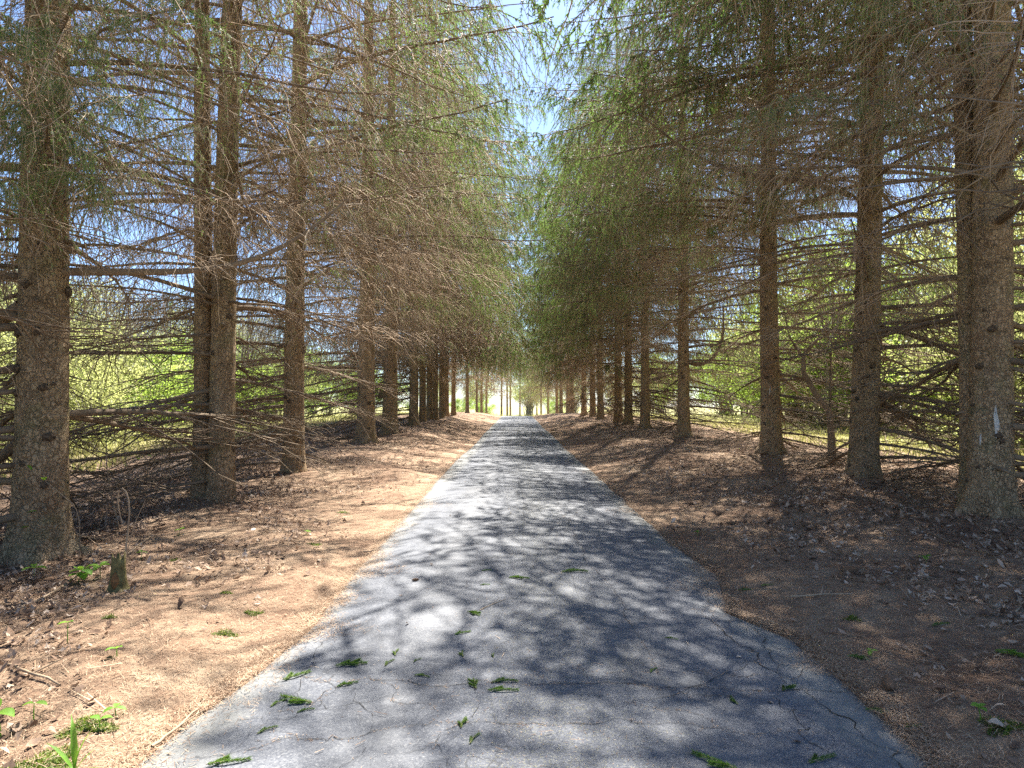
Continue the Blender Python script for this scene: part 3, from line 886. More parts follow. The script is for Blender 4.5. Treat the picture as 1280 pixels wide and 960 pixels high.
def trunk_mesh(r0, seed, H=22.6, lean=(0, 0), flare=0.45, detail=1.0):
    z = np.concatenate([np.arange(0, 2.4, 0.06), np.arange(2.4, 9, 0.18), np.arange(9, H + 0.1, 1.2)]) if detail > 0.6 else np.concatenate([np.arange(0, 1.2, 0.15), np.arange(1.2, H + 0.1, 1.0)])
    z[0] = -0.25
    s = 44 if detail > 0.6 else 12
    th = np.linspace(0, 2 * math.pi, s, endpoint=False)
    TH, ZZ = np.meshgrid(th, z)
    zc = np.clip(ZZ, 0, None)
    r = r0 * np.clip(1 - zc / (H + 0.6), 0.01, 1) ** 0.72
    rngt = np.random.default_rng(seed)
    kb = rngt.integers(4, 6)
    but = 0.5 + 0.5 * np.sin(kb * TH + rngt.uniform(0, 6.28)) * 0.8 + 0.25 * np.sin(3 * TH + rngt.uniform(0, 6.28))
    r = r * (1 + flare * np.exp(-zc / 0.20) * (0.55 + 0.8 * but) + 0.10 * np.exp(-zc / 0.7) + 1.3 * flare * np.clip(but, 0, 1.3) ** 3 * np.exp(-zc / 0.07))
    if detail > 0.6:
        r = r * (1 + 0.035 * vnoise(TH, ZZ, seed + 1, 4, 2) + 0.04 * vnoise(TH, ZZ, seed + 2, 12, 14) + 0.03 * vnoise(TH, ZZ, seed + 3, 21, 45))
    bx = lean[0] * zc + 0.02 * np.sin(zc * 0.5 + seed); by = lean[1] * zc + 0.02 * np.sin(zc * 0.43 + 2 * seed)
    V = np.stack([r * np.cos(TH) + bx, r * np.sin(TH) + by, ZZ], -1).reshape(-1, 3)
    n = len(z)
    a = (np.arange(n - 1)[:, None] * s + np.arange(s)[None]).ravel(); b = (np.arange(n - 1)[:, None] * s + (np.arange(s)[None] + 1) % s).ravel()
    T = np.concatenate([np.stack([a, b, b + s], 1), np.stack([a, b + s, a + s], 1)])
    return make_mesh('trunk', V, T, M_BARK), (lambda zz: r0 * max(0.01, 1 - zz / (H + 0.6)) ** 0.72), (lambda zz: (lean[0] * zz + 0.02 * math.sin(zz * 0.5 + seed), lean[1] * zz + 0.02 * math.sin(zz * 0.43 + 2 * seed)))

def blob_mesh(name, material, seed, sx, sy, sz, nu=12, nv=7, amp=0.25):
    r = np.random.default_rng(seed)
    u = np.linspace(0, 2 * math.pi, nu, endpoint=False); v = np.linspace(0.02, math.pi - 0.02, nv)
    U, Vv = np.meshgrid(u, v)
    rad = 1 + amp * vnoise(U, Vv * 3, seed, 5, 2) * 1.6
    P = np.stack([sx * rad * np.sin(Vv) * np.cos(U), sy * rad * np.sin(Vv) * np.sin(U), sz * rad * np.cos(Vv)], -1).reshape(-1, 3)
    a = (np.arange(nv - 1)[:, None] * nu + np.arange(nu)[None]).ravel(); b = (np.arange(nv - 1)[:, None] * nu + (np.arange(nu)[None] + 1) % nu).ravel()
    return make_mesh(name, P, np.concatenate([np.stack([a, b + nu, b], 1), np.stack([a, a + nu, b + nu], 1)]), material)
KNOTS = [blob_mesh('knot', M_KNOT, 70 + i, 0.022, 0.048, 0.040, nu=16, nv=11, amp=0.35) for i in range(4)]
S = Soup()
V, T = tubes(np.array([[[-0.03, 0, 0], [0.05, 0.0, 0.0], [0.12, 0.01, -0.01], [0.17, 0.02, -0.025]]]), np.array([[0.026, 0.019, 0.016, 0.012]]), 7); S.add(V, T)
V, T = tubes(np.array([[[0.168, 0.02, -0.0245], [0.1725, 0.0205, -0.026]]]), np.array([[0.012, 0.001]]), 7); S.add(V, T)
STUB = S.mesh('stub', M_LIMB)
RESIN = [blob_mesh('resin_streak', M_RESIN, 90 + i, 0.010, 0.022 + 0.012 * (i % 2), 0.12 - 0.04 * (i % 2), nu=14, nv=16, amp=0.85) for i in range(3)]

ROAD_DIR = {-1: 0.0, 1: math.pi}
def branch_child(parent, kind, vi, L, az, pitch, loc, roll):
    w, g = MESH[kind][vi % len(MESH[kind])]
    b = link('branch', w, parent, loc)
    b.rotation_euler = (roll, -pitch, az)
    b.scale = (L / (2.5 if kind == 'spray' else 4.0),) * 3
    if g is not None:
        link('foliage', g, b)
    return b

def near_spruce(label, x, y, side, r0, seed, lean=(0, 0), green=0.3, twin=None, knots=14, lowclear=2.7, resin=(), zmin=0.4, full=True, group='spruces lining the drive', reachf=1.0, top=True, long=0, roadreach=4.9, sideclear=1.2, flare=0.45):
    rg = random.Random(seed)
    z0 = float(ground(x, y))
    root = thing('spruce_tree', label, 'tree', (x, y, z0 - 0.05), group)
    me, rad, ctr = trunk_mesh(r0, seed, lean=lean, flare=flare)
    trunk = link('trunk', me, root)
    road = ROAD_DIR[side]
    cam_az = math.atan2(-y, -x)
    if twin:
        (tx, ty, tr, tl) = twin
        me2, rad2, ctr2 = trunk_mesh(tr, seed + 5, H=20, lean=tl, flare=0.25)
        link('trunk', me2, root, (tx, ty, 0))
    for q in range(knots):
        zz = rg.uniform(0.15, 3.8); az = cam_az + rg.uniform(-1.35, 1.35)
        c = ctr(zz); rr = rad(zz) * 1.02 + 0.22 * r0 * math.exp(-zz / 0.22)
        kn = link('knot', KNOTS[q % 4], trunk, (c[0] + rr * math.cos(az), c[1] + rr * math.sin(az), zz))
        kn.rotation_euler = (rg.uniform(-.3, .3), 0, az); s = rg.uniform(0.5, 1.35) * (0.7 + r0); kn.scale = (s, s, s * rg.uniform(.7, 1.2))
    for q in range(6):
        zz = rg.uniform(0.4, 3.4); az = rg.uniform(0, 6.28)
        c = ctr(zz); rr = rad(zz) * 0.97
        st = link('stub', STUB, trunk, (c[0] + rr * math.cos(az), c[1] + rr * math.sin(az), zz))
        st.rotation_euler = (0, rg.uniform(-.3, .3), az + rg.uniform(-.3, .3)); st.scale = (rg.uniform(.5, 1.4),) * 3
    for (zz, da, s) in resin:
        az = cam_az + da; c = ctr(zz); rr = rad(zz) * 1.0
        rs = link('resin_streak', RESIN[int(zz * 10) % 3], trunk, (c[0] + rr * math.cos(az), c[1] + rr * math.sin(az), zz))
        rs.rotation_euler = (0, 0, az); rs.scale = (s, s, s * 1.3)
    count = 0; z = zmin
    while z < 9.7 and count < 84 - long:
        nb = 5 if z < 3.2 or rg.random() < (0.4 if side < 0 else 0.8) else 4
        a0 = rg.uniform(0, 6.28)
        for j in range(nb):
            az = a0 + j * 2 * math.pi / nb + rg.uniform(-.35, .35)
            zz = z + rg.uniform(-.22, .22)
            d = abs((az - road + math.pi) % (2 * math.pi) - math.pi)
            if zz < lowclear and d < 1.2: continue
            if zz < lowclear + 0.8 and d < 0.7: continue
            dc = abs((az - cam_az + math.pi) % (2 * math.pi) - math.pi)
            if zz < 3.4 and dc < 0.95: continue
            if zz < 2.9 and d < sideclear: continue
            if zz > 3.4 and rg.random() < (0.24 if side < 0 else 0.10): continue
            L = reach(zz) * rg.uniform(0.6, 1.12) * reachf
            if d < 1.0: L = min(L, roadreach) * (0.6 if zz < 4 else 0.8 if zz < 5.5 else 1.0)
            pitch = rg.uniform(-.10, .10)
            if zz < 2.2: kind = 'low'; pitch -= 0.02 + 0.16 * rg.random(); L *= 1.15
            elif zz < 3.6: kind = 'low' if rg.random() < 0.55 else 'droop'
            elif zz < 5.0: kind = 'droop' if rg.random() > green * 0.7 else 'half'
            else:
                q = rg.random()
                kind = 'live' if q < green * 0.75 else ('half' if q < 0.35 + green * 0.6 else 'droop')
                if d < 0.9 and kind == 'droop' and rg.random() < 0.45: kind = 'half'
            if d > 1.9 and zz > 3.2 and rg.random() < 0.4: kind = 'live' if rg.random() < 0.75 else 'half'
            c = ctr(zz); rr = rad(zz) * 0.8
            branch_child(root, kind, rg.randrange(6), L, az, pitch, (c[0] + rr * math.cos(az), c[1] + rr * math.sin(az), zz), rg.uniform(-.25, .25))
            count += 1
            if count >= 84 - long: break
        z += rg.uniform(0.24, 0.31) if z < 3 else rg.uniform(0.42, 0.54)
    for q in range(long):
        zz = 5.4 + 4.2 * (q + rg.random()) / long; az = road + rg.uniform(-.55, .55)
        c = ctr(zz); rr = rad(zz) * 0.8
        branch_child(root, 'live' if rg.random() < .5 + green else 'half', rg.randrange(6), rg.uniform(5.3, 6.4), az, rg.uniform(-.02, .14), (c[0] + rr * math.cos(az), c[1] + rr * math.sin(az), zz), rg.uniform(-.2, .2))
    if top:
        c = link('crown', DENSE[seed % 2] if side > 0 else UPPER[seed % 3], root, (ctr(9.6)[0] * 1.0, ctr(9.6)[1], 0))
        c.rotation_euler = (0, 0, rg.uniform(-.3, .3) + (math.pi if rg.random() < .5 else 0))
        c.scale = (1.05 if side < 0 else 1.12, 1.1, 1) if y < 17 else (1.2, 1.12, 1)
    return root

def px_tree(px, X):
    """distance of a trunk standing at lateral X seen at photograph column px"""
    return F * X / (px - VPX)

L_ = 'on the sunlit side of the drive'
# sunlit row, from the camera on
near_spruce('thick mossy spruce with flared roots beside the rotten stump and seedlings', -4.88, 6.95, -1, 0.24, 1, green=0.25, knots=16, lowclear=2.75, roadreach=4.0, flare=0.5, lean=(0.000, 0.004))
near_spruce('twin-stemmed spruce with a dark seam between its two fused trunks', -4.56, 10.5, -1, 0.195, 2, lean=(0.012, 0.0), green=0.10, knots=8, twin=(-0.31, 0.06, 0.155, (-0.012, 0.006)), lowclear=2.6, roadreach=4.2, flare=0.15)
near_spruce('slim spruce with rows of black knots just past the twin-stemmed one', -4.85, px_tree(367, -4.85), -1, 0.225, 3, lean=(0.004, 0), green=0.10, long=3, knots=18, lowclear=2.6, roadreach=4.4, flare=0.25)
near_spruce('reddish trunk with one big black knot, brightest in the sunlit row', -4.9, px_tree(458, -4.9), -1, 0.29, 4, green=0.12, long=4, knots=8, lowclear=3.0, sideclear=1.95)
near_spruce('short-looking grey trunk just past the reddish one, dead twigs over its top', -4.95, px_tree(488, -4.95), -1, 0.29, 5, green=0.12, long=4, knots=10, lowclear=2.9, sideclear=1.95)
near_spruce('pale grey spruce sixth along the sunlit row, low twigs around its foot', -4.95, px_tree(517, -4.95), -1, 0.22, 6, green=0.15, long=4, knots=5, lowclear=2.8, sideclear=1.95)
# shaded row
near_spruce('stout spruce with white resin streaks and a second stem fused behind it', 5.75, px_tree(1231, 5.75), 1, 0.235, 7, lean=(0.028, 0.0), green=0.28, knots=10, twin=(-0.03, 0.24, 0.14, (0.002, 0.010)), lowclear=2.6, resin=((1.10, 0.22, 1.0), (0.92, -0.45, .7), (0.62, -0.5, .8), (0.66, 0.25, .7)), flare=0.3)
near_spruce('leaning olive-brown spruce dotted with knots next to the resin-streaked one', 6.2, px_tree(1074, 6.2), 1, 0.24, 8, long=3, lean=(0.048, 0.0), green=0.30, knots=24, lowclear=2.4, flare=0.3)
near_spruce('reddish dark spruce with one white resin patch at chest height', 6.2, px_tree(962, 6.2), 1, 0.235, 9, long=4, lean=(0.004, 0.0), green=0.42, knots=12, twin=(0.18, 0.5, 0.11, (0.008, 0.01)), lowclear=2.6, resin=((1.52, -0.05, .8),), flare=0.4)
near_spruce('spruce with a thick limb curving up from its trunk at head height', 6.2, px_tree(855, 6.2), 1, 0.225, 10, long=5, green=0.5, knots=10, lowclear=2.6)
near_spruce('slender brown spruce fifth along the shaded row', 6.2, px_tree(806, 6.2), 1, 0.225, 12, long=5, green=0.55, knots=8, lowclear=2.6)
near_spruce('slender spruce sixth along the shaded row, standing between two darker trunks', 6.2, px_tree(785, 6.2), 1, 0.225, 13, long=5, green=0.6, knots=6, lowclear=2.6)
# two trees just beside the camera whose boughs hang into the top corners
near_spruce('spruce beside the viewer whose green sprays hang before the mossy thick trunk', -5.0, 3.3, -1, 0.27, 14, green=0.75, knots=0, lowclear=3.0, zmin=2.2)

# thick limbs and low green boughs
trees = [o for o in COL.objects if o.name.startswith('spruce_tree')]
def boughs(tree, rows):
    for i, (zz, az, L, pitch, kind) in enumerate(rows):
        branch_child(tree, kind, i, L, az, pitch, (0.15 * math.cos(az), 0.15 * math.sin(az), zz), 0.15 * math.sin(i * 2.1))
boughs(trees[0], [(3.9, -.95, 2.5, .05, 'spray'), (4.3, -.7, 2.6, .08, 'spray'), (4.7, -1.05, 2.8, .02, 'spray'), (3.6, -1.15, 2.2, .0, 'spray'), (4.5, -.85, 2.2, .05, 'spray'), (5.0, -.6, 2.8, .1, 'spray'), (4.1, -1.3, 2.4, .0, 'spray'), (4.4, -1.0, 2.1, -.05, 'spray'), (3.8, -.8, 2.0, .0, 'spray'), (4.9, -.9, 2.3, .0, 'spray'), (5.3, -1.1, 2.8, .05, 'spray')])
for ti, n_ in ((0, 7), (1, 8), (2, 8), (3, 8)):
    rr_ = random.Random(300 + ti)
    boughs(trees[ti], [(2.9 + 3.2 * (q + rr_.random()) / n_, rr_.uniform(-.95, 1.0), rr_.uniform(2.2, 3.7), rr_.uniform(-.05, .12), rr_.choice(['droop', 'droop', 'half'])) for q in range(n_)])
boughs(trees[9], [(5.6, 3.0, 5.0, .02, 'live'), (6.4, 3.4, 5.6, .05, 'live')])
boughs(trees[10], [(5.2, 3.2, 4.8, .0, 'live'), (6.0, 2.8, 5.2, .05, 'live'), (7.0, 3.3, 5.8, .05, 'live')])
boughs(trees[11], [(4.8, 3.1, 4.6, .0, 'live'), (5.6, 3.4, 5.4, .0, 'live'), (6.8, 2.9, 5.8, .05, 'live')])
boughs(trees[6], [(4.6, 3.6, 3.0, .1, 'live'), (5.4, 3.9, 3.2, .05, 'live')])
boughs(trees[8], [(5.8, 3.5, 4.2, .05, 'live'), (6.6, 3.9, 4.0, .05, 'live')])
def limb(parent, pts, r_a, r_b, twigs=14, seed=0):
    P = np.array(pts, float)
    u = np.linspace(0, 1, 12); Q = np.stack([np.interp(u, np.linspace(0, 1, len(P)), P[:, i]) for i in range(3)], 1)
    for _ in range(2): Q[1:-1] = (Q[:-2] + 2 * Q[1:-1] + Q[2:]) / 4
    S = Soup(); V, T = tubes(Q[None], np.linspace(r_a, r_b, 12)[None], 8); S.add(V, T)
    r = np.random.default_rng(seed)
    p0, t = interp_poly(np.repeat(Q[None], twigs, 0), r.uniform(.2, 1, twigs))
    d = norm(r.normal(0, 1, (twigs, 3)) + t * 1.0)
    PP = polylines(r, p0, d, r.uniform(.3, 1.3, twigs), 6, 0.25, 0.12)
    V, T = tubes(PP, np.repeat((0.008 * np.linspace(1, .3, 6))[None], twigs, 0), 4); S.add(V, T)
    q0, t3 = interp_poly(np.repeat(PP, 5, 0), r.uniform(.1, 1, twigs * 5))
    PQ = polylines(r, q0, norm(r.normal(0, 1, (twigs * 5, 3)) + t3), r.uniform(.1, .4, twigs * 5), 4, 0.3, 0.12)
    V, T = tubes(PQ, np.repeat((0.0035 * np.linspace(1, .5, 4))[None], twigs * 5, 0), 3); S.add(V, T)
    return link('branch', S.mesh('branch', M_LIMB), parent)
limb(trees[9], [(0.2, 0, 2.75), (0.5, -0.05, 2.62), (0.95, -.1, 2.75), (1.3, -.1, 3.2), (1.5, 0, 3.9), (1.5, .1, 4.8)], 0.085, 0.03, 16, 1)
limb(trees[7], [(0.15, 0.0, 2.72), (0.7, -.3, 2.6), (1.5, -.5, 2.1), (2.3, -.8, 1.85), (3.2, -1.0, 1.75)], 0.055, 0.02, 18, 2)
limb(trees[7], [(0.15, 0.1, 1.6), (0.6, .2, 1.25), (1.3, .3, 0.98), (2.3, .4, 0.88), (3.6, .3, 0.8)], 0.05, 0.018, 18, 3)
limb(trees[7], [(-0.1, 0, 5.1), (-1.0, .1, 5.45), (-2.1, .1, 5.5), (-3.1, .0, 5.9), (-4.0, -.1, 6.6)], 0.055, 0.015, 22, 4)
limb(trees[0], [(0.2, 0.0, 2.95), (0.9, .3, 3.0), (1.6, .5, 3.05), (2.3, .7, 3.35), (2.9, .8, 3.9)], 0.045, 0.015, 18, 5)
limb(trees[0], [(-0.2, 0.0, 2.6), (-.8, .2, 2.3), (-1.6, .3, 2.2), (-2.6, .3, 2.3)], 0.07, 0.03, 12, 6)
limb(trees[0], [(-0.2, 0.1, 1.25), (-.7, .2, .9), (-1.5, .3, .7)], 0.06, 0.03, 8, 7)

# spruces farther off: trunk and crown, crowns shared
TRUNKS = [trunk_mesh(0.25, 800 + i, detail=0.3, flare=0.35)[0] for i in range(3)]
def far_spruce(label, x, y, side, r0, idx, meshes, group='spruces lining the drive', sc=1.0):
    rg = random.Random(900 + idx)
    root = thing('spruce_tree', label, 'tree', (x, y, float(ground(x, y))), group)
    t = link('trunk', TRUNKS[idx % 3], root); t.scale = (r0 / .25, r0 / .25, sc)
    c = link('crown', meshes[idx % len(meshes)], root)
    c.rotation_euler = (0, 0, ROAD_DIR[side] + rg.uniform(-.35, .35)); c.scale = (sc * rg.uniform(1.02, 1.22), sc * rg.uniform(0.95, 1.1), sc * rg.uniform(.95, 1.08))
    return root
ORD = ['seventh', 'eighth', 'ninth', 'tenth', 'eleventh', 'twelfth', 'thirteenth', 'fourteenth', 'fifteenth', 'sixteenth', 'seventeenth', 'eighteenth', 'nineteenth', 'twentieth']
LOOK_L = ['with grey bark', 'with rusty bark', 'with orange bark', 'close against a rusty neighbour', 'with rusty sunlit trunk', 'with grey shaded trunk', 'standing clear with dark bark', 'with thin trunk', 'beside the forked one', 'forking low over the drive end']
for j, px in enumerate((528, 537, 544, 552, 558, 567, 584, 596, 602, 608)):
    X = -4.95
    far_spruce(f'{ORD[j]} spruce along the sunlit row, {LOOK_L[j]}', X, px_tree(px, X), -1, 0.185 if j not in (7,) else 0.14, j, FULL_D if j < 6 else HIGH_G, sc=1.18)
LOOK_R = ['with brown trunk', 'close beside the next trunk', 'dark and leaning on its neighbour', 'with plain brown trunk', 'with paired trunk behind', 'dark at the foot', 'with a slim trunk', 'in the bright gap', 'half lit from behind', 'with thin trunk', 'thin against the bright field', 'last before the drive dips']
for j, px in enumerate((769, 747, 738, 727.5, 709, 705, 697, 692, 682, 674, 669, 664)):
    X = 6.2 - 0.06 * j
    far_spruce(f'{ORD[j]} spruce along the shaded row, {LOOK_R[j]}', X, px_tree(px, X) * (0.97 if j < 4 else 0.92), 1, 0.24, j + 20, FULL_G if j < 4 else HIGH_G, sc=1.18)
# trees that close the avenue beyond the crest
for j, (px, D, nm) in enumerate(((627, 122, 'thin dark spruce standing alone where the drive disappears'), (634, 128, 'upright twin of the two crossing trunks at the end of the drive'), (638, 131, 'slanting trunk at the end of the drive'), (650, 150, 'faint spruce far behind the crest of the drive'))):
    far_spruce(nm, (px - VPX) / F * D, D, 1, 0.2, j + 50, UPPER, 'spruces beyond the crest')

# ------------------------------------------------------------------ bushes and trees of the fields
def leafy(seed, h, w, n, leaf, trunk_h=0.25, clumps=30, squash=0.8):
    r = np.random.default_rng(seed)
    # clump centres through the crown's volume
    c = r.normal(0, 1, (clumps, 3)); c = norm(c) * r.uniform(0.15, 1, (clumps, 1)) ** 0.5
    c = c * np.array([w / 2, w / 2, h * (1 - trunk_h) / 2]) + np.array([0, 0, h * trunk_h + h * (1 - trunk_h) / 2])
    rad = r.uniform(0.07, 0.20, clumps) * w
    k = r.integers(0, clumps, n)
    p = c[k] + r.normal(0, 0.55, (n, 3)) * rad[k][:, None] * np.array([1, 1, squash])
    a = norm(r.normal(0, 1, (n, 3))); b = norm(np.cross(a, r.normal(0, 1, (n, 3))))
    s = leaf * r.uniform(0.6, 1.4, (n, 1))
    V = np.stack([p - a * s * .5, p + b * s * .32, p + a * s * .5, p - b * s * .32], 1).reshape(-1, 3)
    i = np.arange(n) * 4
    T = np.concatenate([np.stack([i, i + 1, i + 2], 1), np.stack([i, i + 2, i + 3], 1)])
    # stems to the clumps
    base = np.zeros((clumps, 3)); base[:, :2] = r.normal(0, 0.05 * w, (clumps, 2))
    mid = base * 0.4 + c * 0.6; mid[:, :2] *= 0.6
    P = np.stack([base, base * .6 + mid * .4, mid, c], 1)
    rr = np.repeat((0.012 * h / 3 * np.array([1.4, 1.0, .7, .3]))[None] + 0.004, clumps, 0)
    SV, ST = tubes(P, rr, 5)
    return (V, T), (SV, ST)
BUSH_MESH = []
for i in range(5):
    (V, T), (SV, ST) = leafy(40 + i, 4.0, 4.4, 9000, 0.10, 0.12, 26)
    BUSH_MESH.append((make_mesh('bush_crown', V, T, M_BUSH, smooth=False), make_mesh('bush_crown_pale', V, T, M_BUSH2, smooth=False), make_mesh('bush_stem', SV, ST, M_GREYBARK)))
TREE_MESH = []
for i in range(4):
    (V, T), (SV, ST) = leafy(140 + i, 12.0, 9.0, 12000, 0.20, 0.22, 60)
    S = Soup(); S.add(SV, ST)
    tv, tt = tubes(np.array([[[0, 0, -.2], [0.05, 0, 1.5], [0, 0.1, 4], [0.1, 0, 8], [0, 0, 11]]], float), np.array([[.2, .16, .13, .08, .02]]), 8); S.add(tv, tt)
    TREE_MESH.append((make_mesh('tree_crown', V, T, M_BUSH, smooth=False), make_mesh('tree_crown_pale', V, T, M_BUSH2, smooth=False), S.mesh('tree_trunk', M_GREYBARK)))
rb = random.Random(77)
def bush(label, x, y, h, i, pale):
    o = thing('leafy_shrub', label, 'shrub', (x, y, float(ground(x, y)) - 0.05), 'shrubs in the sunny fields', rb.uniform(0, 6.28))
    m = BUSH_MESH[i % 5]
    o.scale = (h / 4 * rb.uniform(.9, 1.25), h / 4 * rb.uniform(.9, 1.25), h / 4)
    link('stem', m[2], o); link('crown', m[1 if pale else 0], o)
def ftree(label, x, y, h, i, pale):
    o = thing('leafy_tree', label, 'tree', (x, y, float(ground(x, y)) - 0.05), 'trees behind the fields', rb.uniform(0, 6.28))
    m = TREE_MESH[i % 4]
    o.scale = (h / 12 * rb.uniform(.85, 1.2), h / 12 * rb.uniform(.85, 1.2), h / 12)
    link('trunk', m[2], o); link('crown', m[1 if pale else 0], o)
k = 0
BL = 'yellow-green shrub glimpsed through the dead branches beyond the sunlit row'
BR = 'yellow-green shrub glimpsed through the dead branches beyond the shaded row'
for sx_ in (-1, 1):
    spots = [(13, 9, 2.2), (15, 15, 3.0), (19, 11, 3.4), (14, 22, 2.6), (21, 20, 4.2), (17, 29, 3.4), (26, 28, 5), (15, 38, 3.2), (22, 42, 4.4), (31, 18, 4.5), (18, 52, 4.2), (28, 56, 5.5), (15, 66, 3.6), (24, 76, 5.5), (16, 86, 4), (33, 38, 5.5), (12.5, 13, 2.0), (18, 17, 3.6), (16, 26, 3.6), (23, 24, 4.6), (20, 34, 4.4), (19, 46, 4.6), (25, 50, 5.2), (20, 60, 5), (27, 35, 5.2), (27, 66, 5.5), (20, 70, 4.5)]
    for (x, y, h) in spots:
        xx = sx_ * (x + rb.uniform(-1, 1)) + (1.5 if sx_ > 0 else 0)
        bush(BL if sx_ < 0 else BR, xx, y + rb.uniform(-1.5, 1.5), h * (1.25 if sx_ < 0 else 1.7), k, rb.random() < (0.55 if sx_ < 0 else 0.35)); k += 1
    for (x, y, h) in [(34, 30, 9), (42, 46, 11), (36, 62, 10), (46, 22, 10), (30, 80, 9), (40, 90, 12), (52, 70, 13), (24, 108, 10), (38, 120, 13), (28, 26, 8.5), (33, 50, 11), (29, 40, 9.5), (38, 36, 11), (27, 58, 10), (30, 70, 11)] + ([(19, 13, 10), (23, 19, 12), (21, 27, 11.5), (25, 34, 13), (19, 40, 11), (26, 10, 12), (22, 50, 12), (29, 22, 14)] if sx_ > 0 else [(24, 16, 6.5), (28, 22, 8), (24, 32, 7.5)]):
        ftree(f'light green leafy tree on the far side of the field beyond the {"sunlit" if sx_ < 0 else "shaded"} row', sx_ * (x + rb.uniform(-2, 2)), y, h * (1.0 if sx_ < 0 else 1.1), k, rb.random() < 0.6); k += 1
for j, (x, y, h, nm) in enumerate(((-6.5, 138, 4.2, 'yellow-green shrub in the bright opening at the end of the drive, beside the slanting trunk'), (8, 140, 4.4, 'yellow-green shrub in the bright opening behind the last shaded trunks'), (-12, 148, 5, 'yellow-green shrub behind the last sunlit trunks at the far end'))):
    bush(nm, x, y, h, j, False)
for j, (x, y, h, nm) in enumerate(((-9, 165, 11, 'pale leafy tree closing the view behind the slanting trunk'), (3, 172, 13, 'pale leafy tree closing the view over the end of the drive'), (14, 168, 12, 'pale leafy tree behind the thin last trunks of the shaded row'), (-20, 172, 12, 'pale leafy tree behind the last trunks of the sunlit row'), (26, 178, 13, 'pale leafy tree behind the shaded row at the far end'))):
    ftree(nm, x, y, h, j, True)

BARE = []
for i in range(3):
    r = np.random.default_rng(170 + i)
    (_, _), (SV, ST) = leafy(170 + i, 9.0, 6.0, 10, 0.1, 0.25, 55)
    S = Soup(); S.add(SV, ST)
    n = 2600
    c = norm(r.normal(0, 1, (n, 3))) * r.uniform(.2, 1, (n, 1)) ** .4 * np.array([3.0, 3.0, 3.4]) + np.array([0, 0, 5.4])
    P = polylines(r, c, norm(r.normal(0, .6, (n, 3)) + (c - np.array([0, 0, 3.0])) * .3), r.uniform(.3, 1.1, n), 4, 0.05, .15)
    V, T = tubes(P, np.repeat((0.012 * np.array([1, .8, .6, .4]))[None], n, 0), 3); S.add(V, T, 1)
    BARE.append(S.mesh('bare_crown', [M_GREYBARK, M_GREYBARK]))
BT = tubes(np.array([[[0, 0, -.2], [0.05, 0, 1.5], [0, 0.1, 3.5], [0.1, 0, 6], [0, 0, 8.5]]], float), np.array([[.17, .13, .10, .06, .015]]), 8)
BARE_T = make_mesh('bare_trunk', BT[0], BT[1], M_GREYBARK)
for i, (x, y, sc) in enumerate(((-18, 17, .7), (-22, 24, .8), (-26, 19, .9), (-20, 33, .85), (-27, 36, 1.0), (-24, 47, 1.0), (-33, 30, 1.1), (-17, 42, .8), (-21, 58, 1.0), (30, 30, 1.3), (24, 44, 1.3))):
    o = thing('bare_tree', f'pale bare tree in early spring beyond the {"sunlit" if x < 0 else "shaded"} row', 'tree', (x, y, float(ground(x, y))), 'bare trees in the fields', rb.uniform(0, 6.28))
    o.scale = (sc, sc, sc)
    link('trunk', BARE_T, o); link('crown', BARE[i % 3], o)

# crooked small tree behind the reddish and leaning spruces
x, y = (1038 - VPX) / F * 15.5, 15.5
ct = thing('crooked_tree', 'small crooked bare tree between the reddish and the leaning spruce', 'tree', (x, y, float(ground(x, y))))
S = Soup()
V, T = tubes(np.array([[[0, 0, -.1], [-.02, 0, .6], [-.04, 0, 1.1], [-.35, .05, 1.55], [-.6, .05, 2.0], [-.62, 0, 2.4], [-.3, 0, 2.75], [.2, .1, 3.0]]], float), np.array([[.11, .085, .08, .07, .06, .05, .035, .015]]), 8); S.add(V, T)
link('trunk', S.mesh('trunk', M_LIMB), ct)
limb(ct, [(-.03, 0, 1.1), (.0, .05, 1.7), (.05, .1, 2.5), (.1, .1, 3.2)], 0.03, 0.01, 14, 12)
limb(ct, [(-.6, 0, 2.3), (-.9, .1, 2.8), (-1.0, .1, 3.5)], 0.03, 0.01, 14, 13)

# ------------------------------------------------------------------ fallen sprigs on drive and verge
SPR = []
for i in range(4):
    r = np.random.default_rng(600 + i)
    u = np.linspace(0, 1, 7)
    main = np.stack([u - 0.5, 0.10 * np.sin(u * 2.5 + i), 0.05 + 0.05 * np.sin(u * 3)], 1)
    lines = [main]
    for sgn, at_ in ((1, .30), (-1, .45), (1, .6))[: 1 + i % 3]:
        b = main[int(at_ * 6)]
        lines.append(b + np.outer(u * 0.42, np.array([0.8, 0.55 * sgn, 0.03])))
    P = np.stack(lines)
    SV, ST = tubes(P, np.repeat((0.014 * np.linspace(1, .6, 7))[None], len(P), 0), 5)
    NV, NT = needles(r, P, 0.02, 420, 0.115, 0.022)
    NV[:, 2] = np.maximum(NV[:, 2], 0.004)
    SPR.append((make_mesh('sprig_stem', SV, ST, M_STICK), make_mesh('sprig_needles', NV, NT, M_SPRIG, smooth=False)))
SG = 'spruce sprigs fallen on the drive'
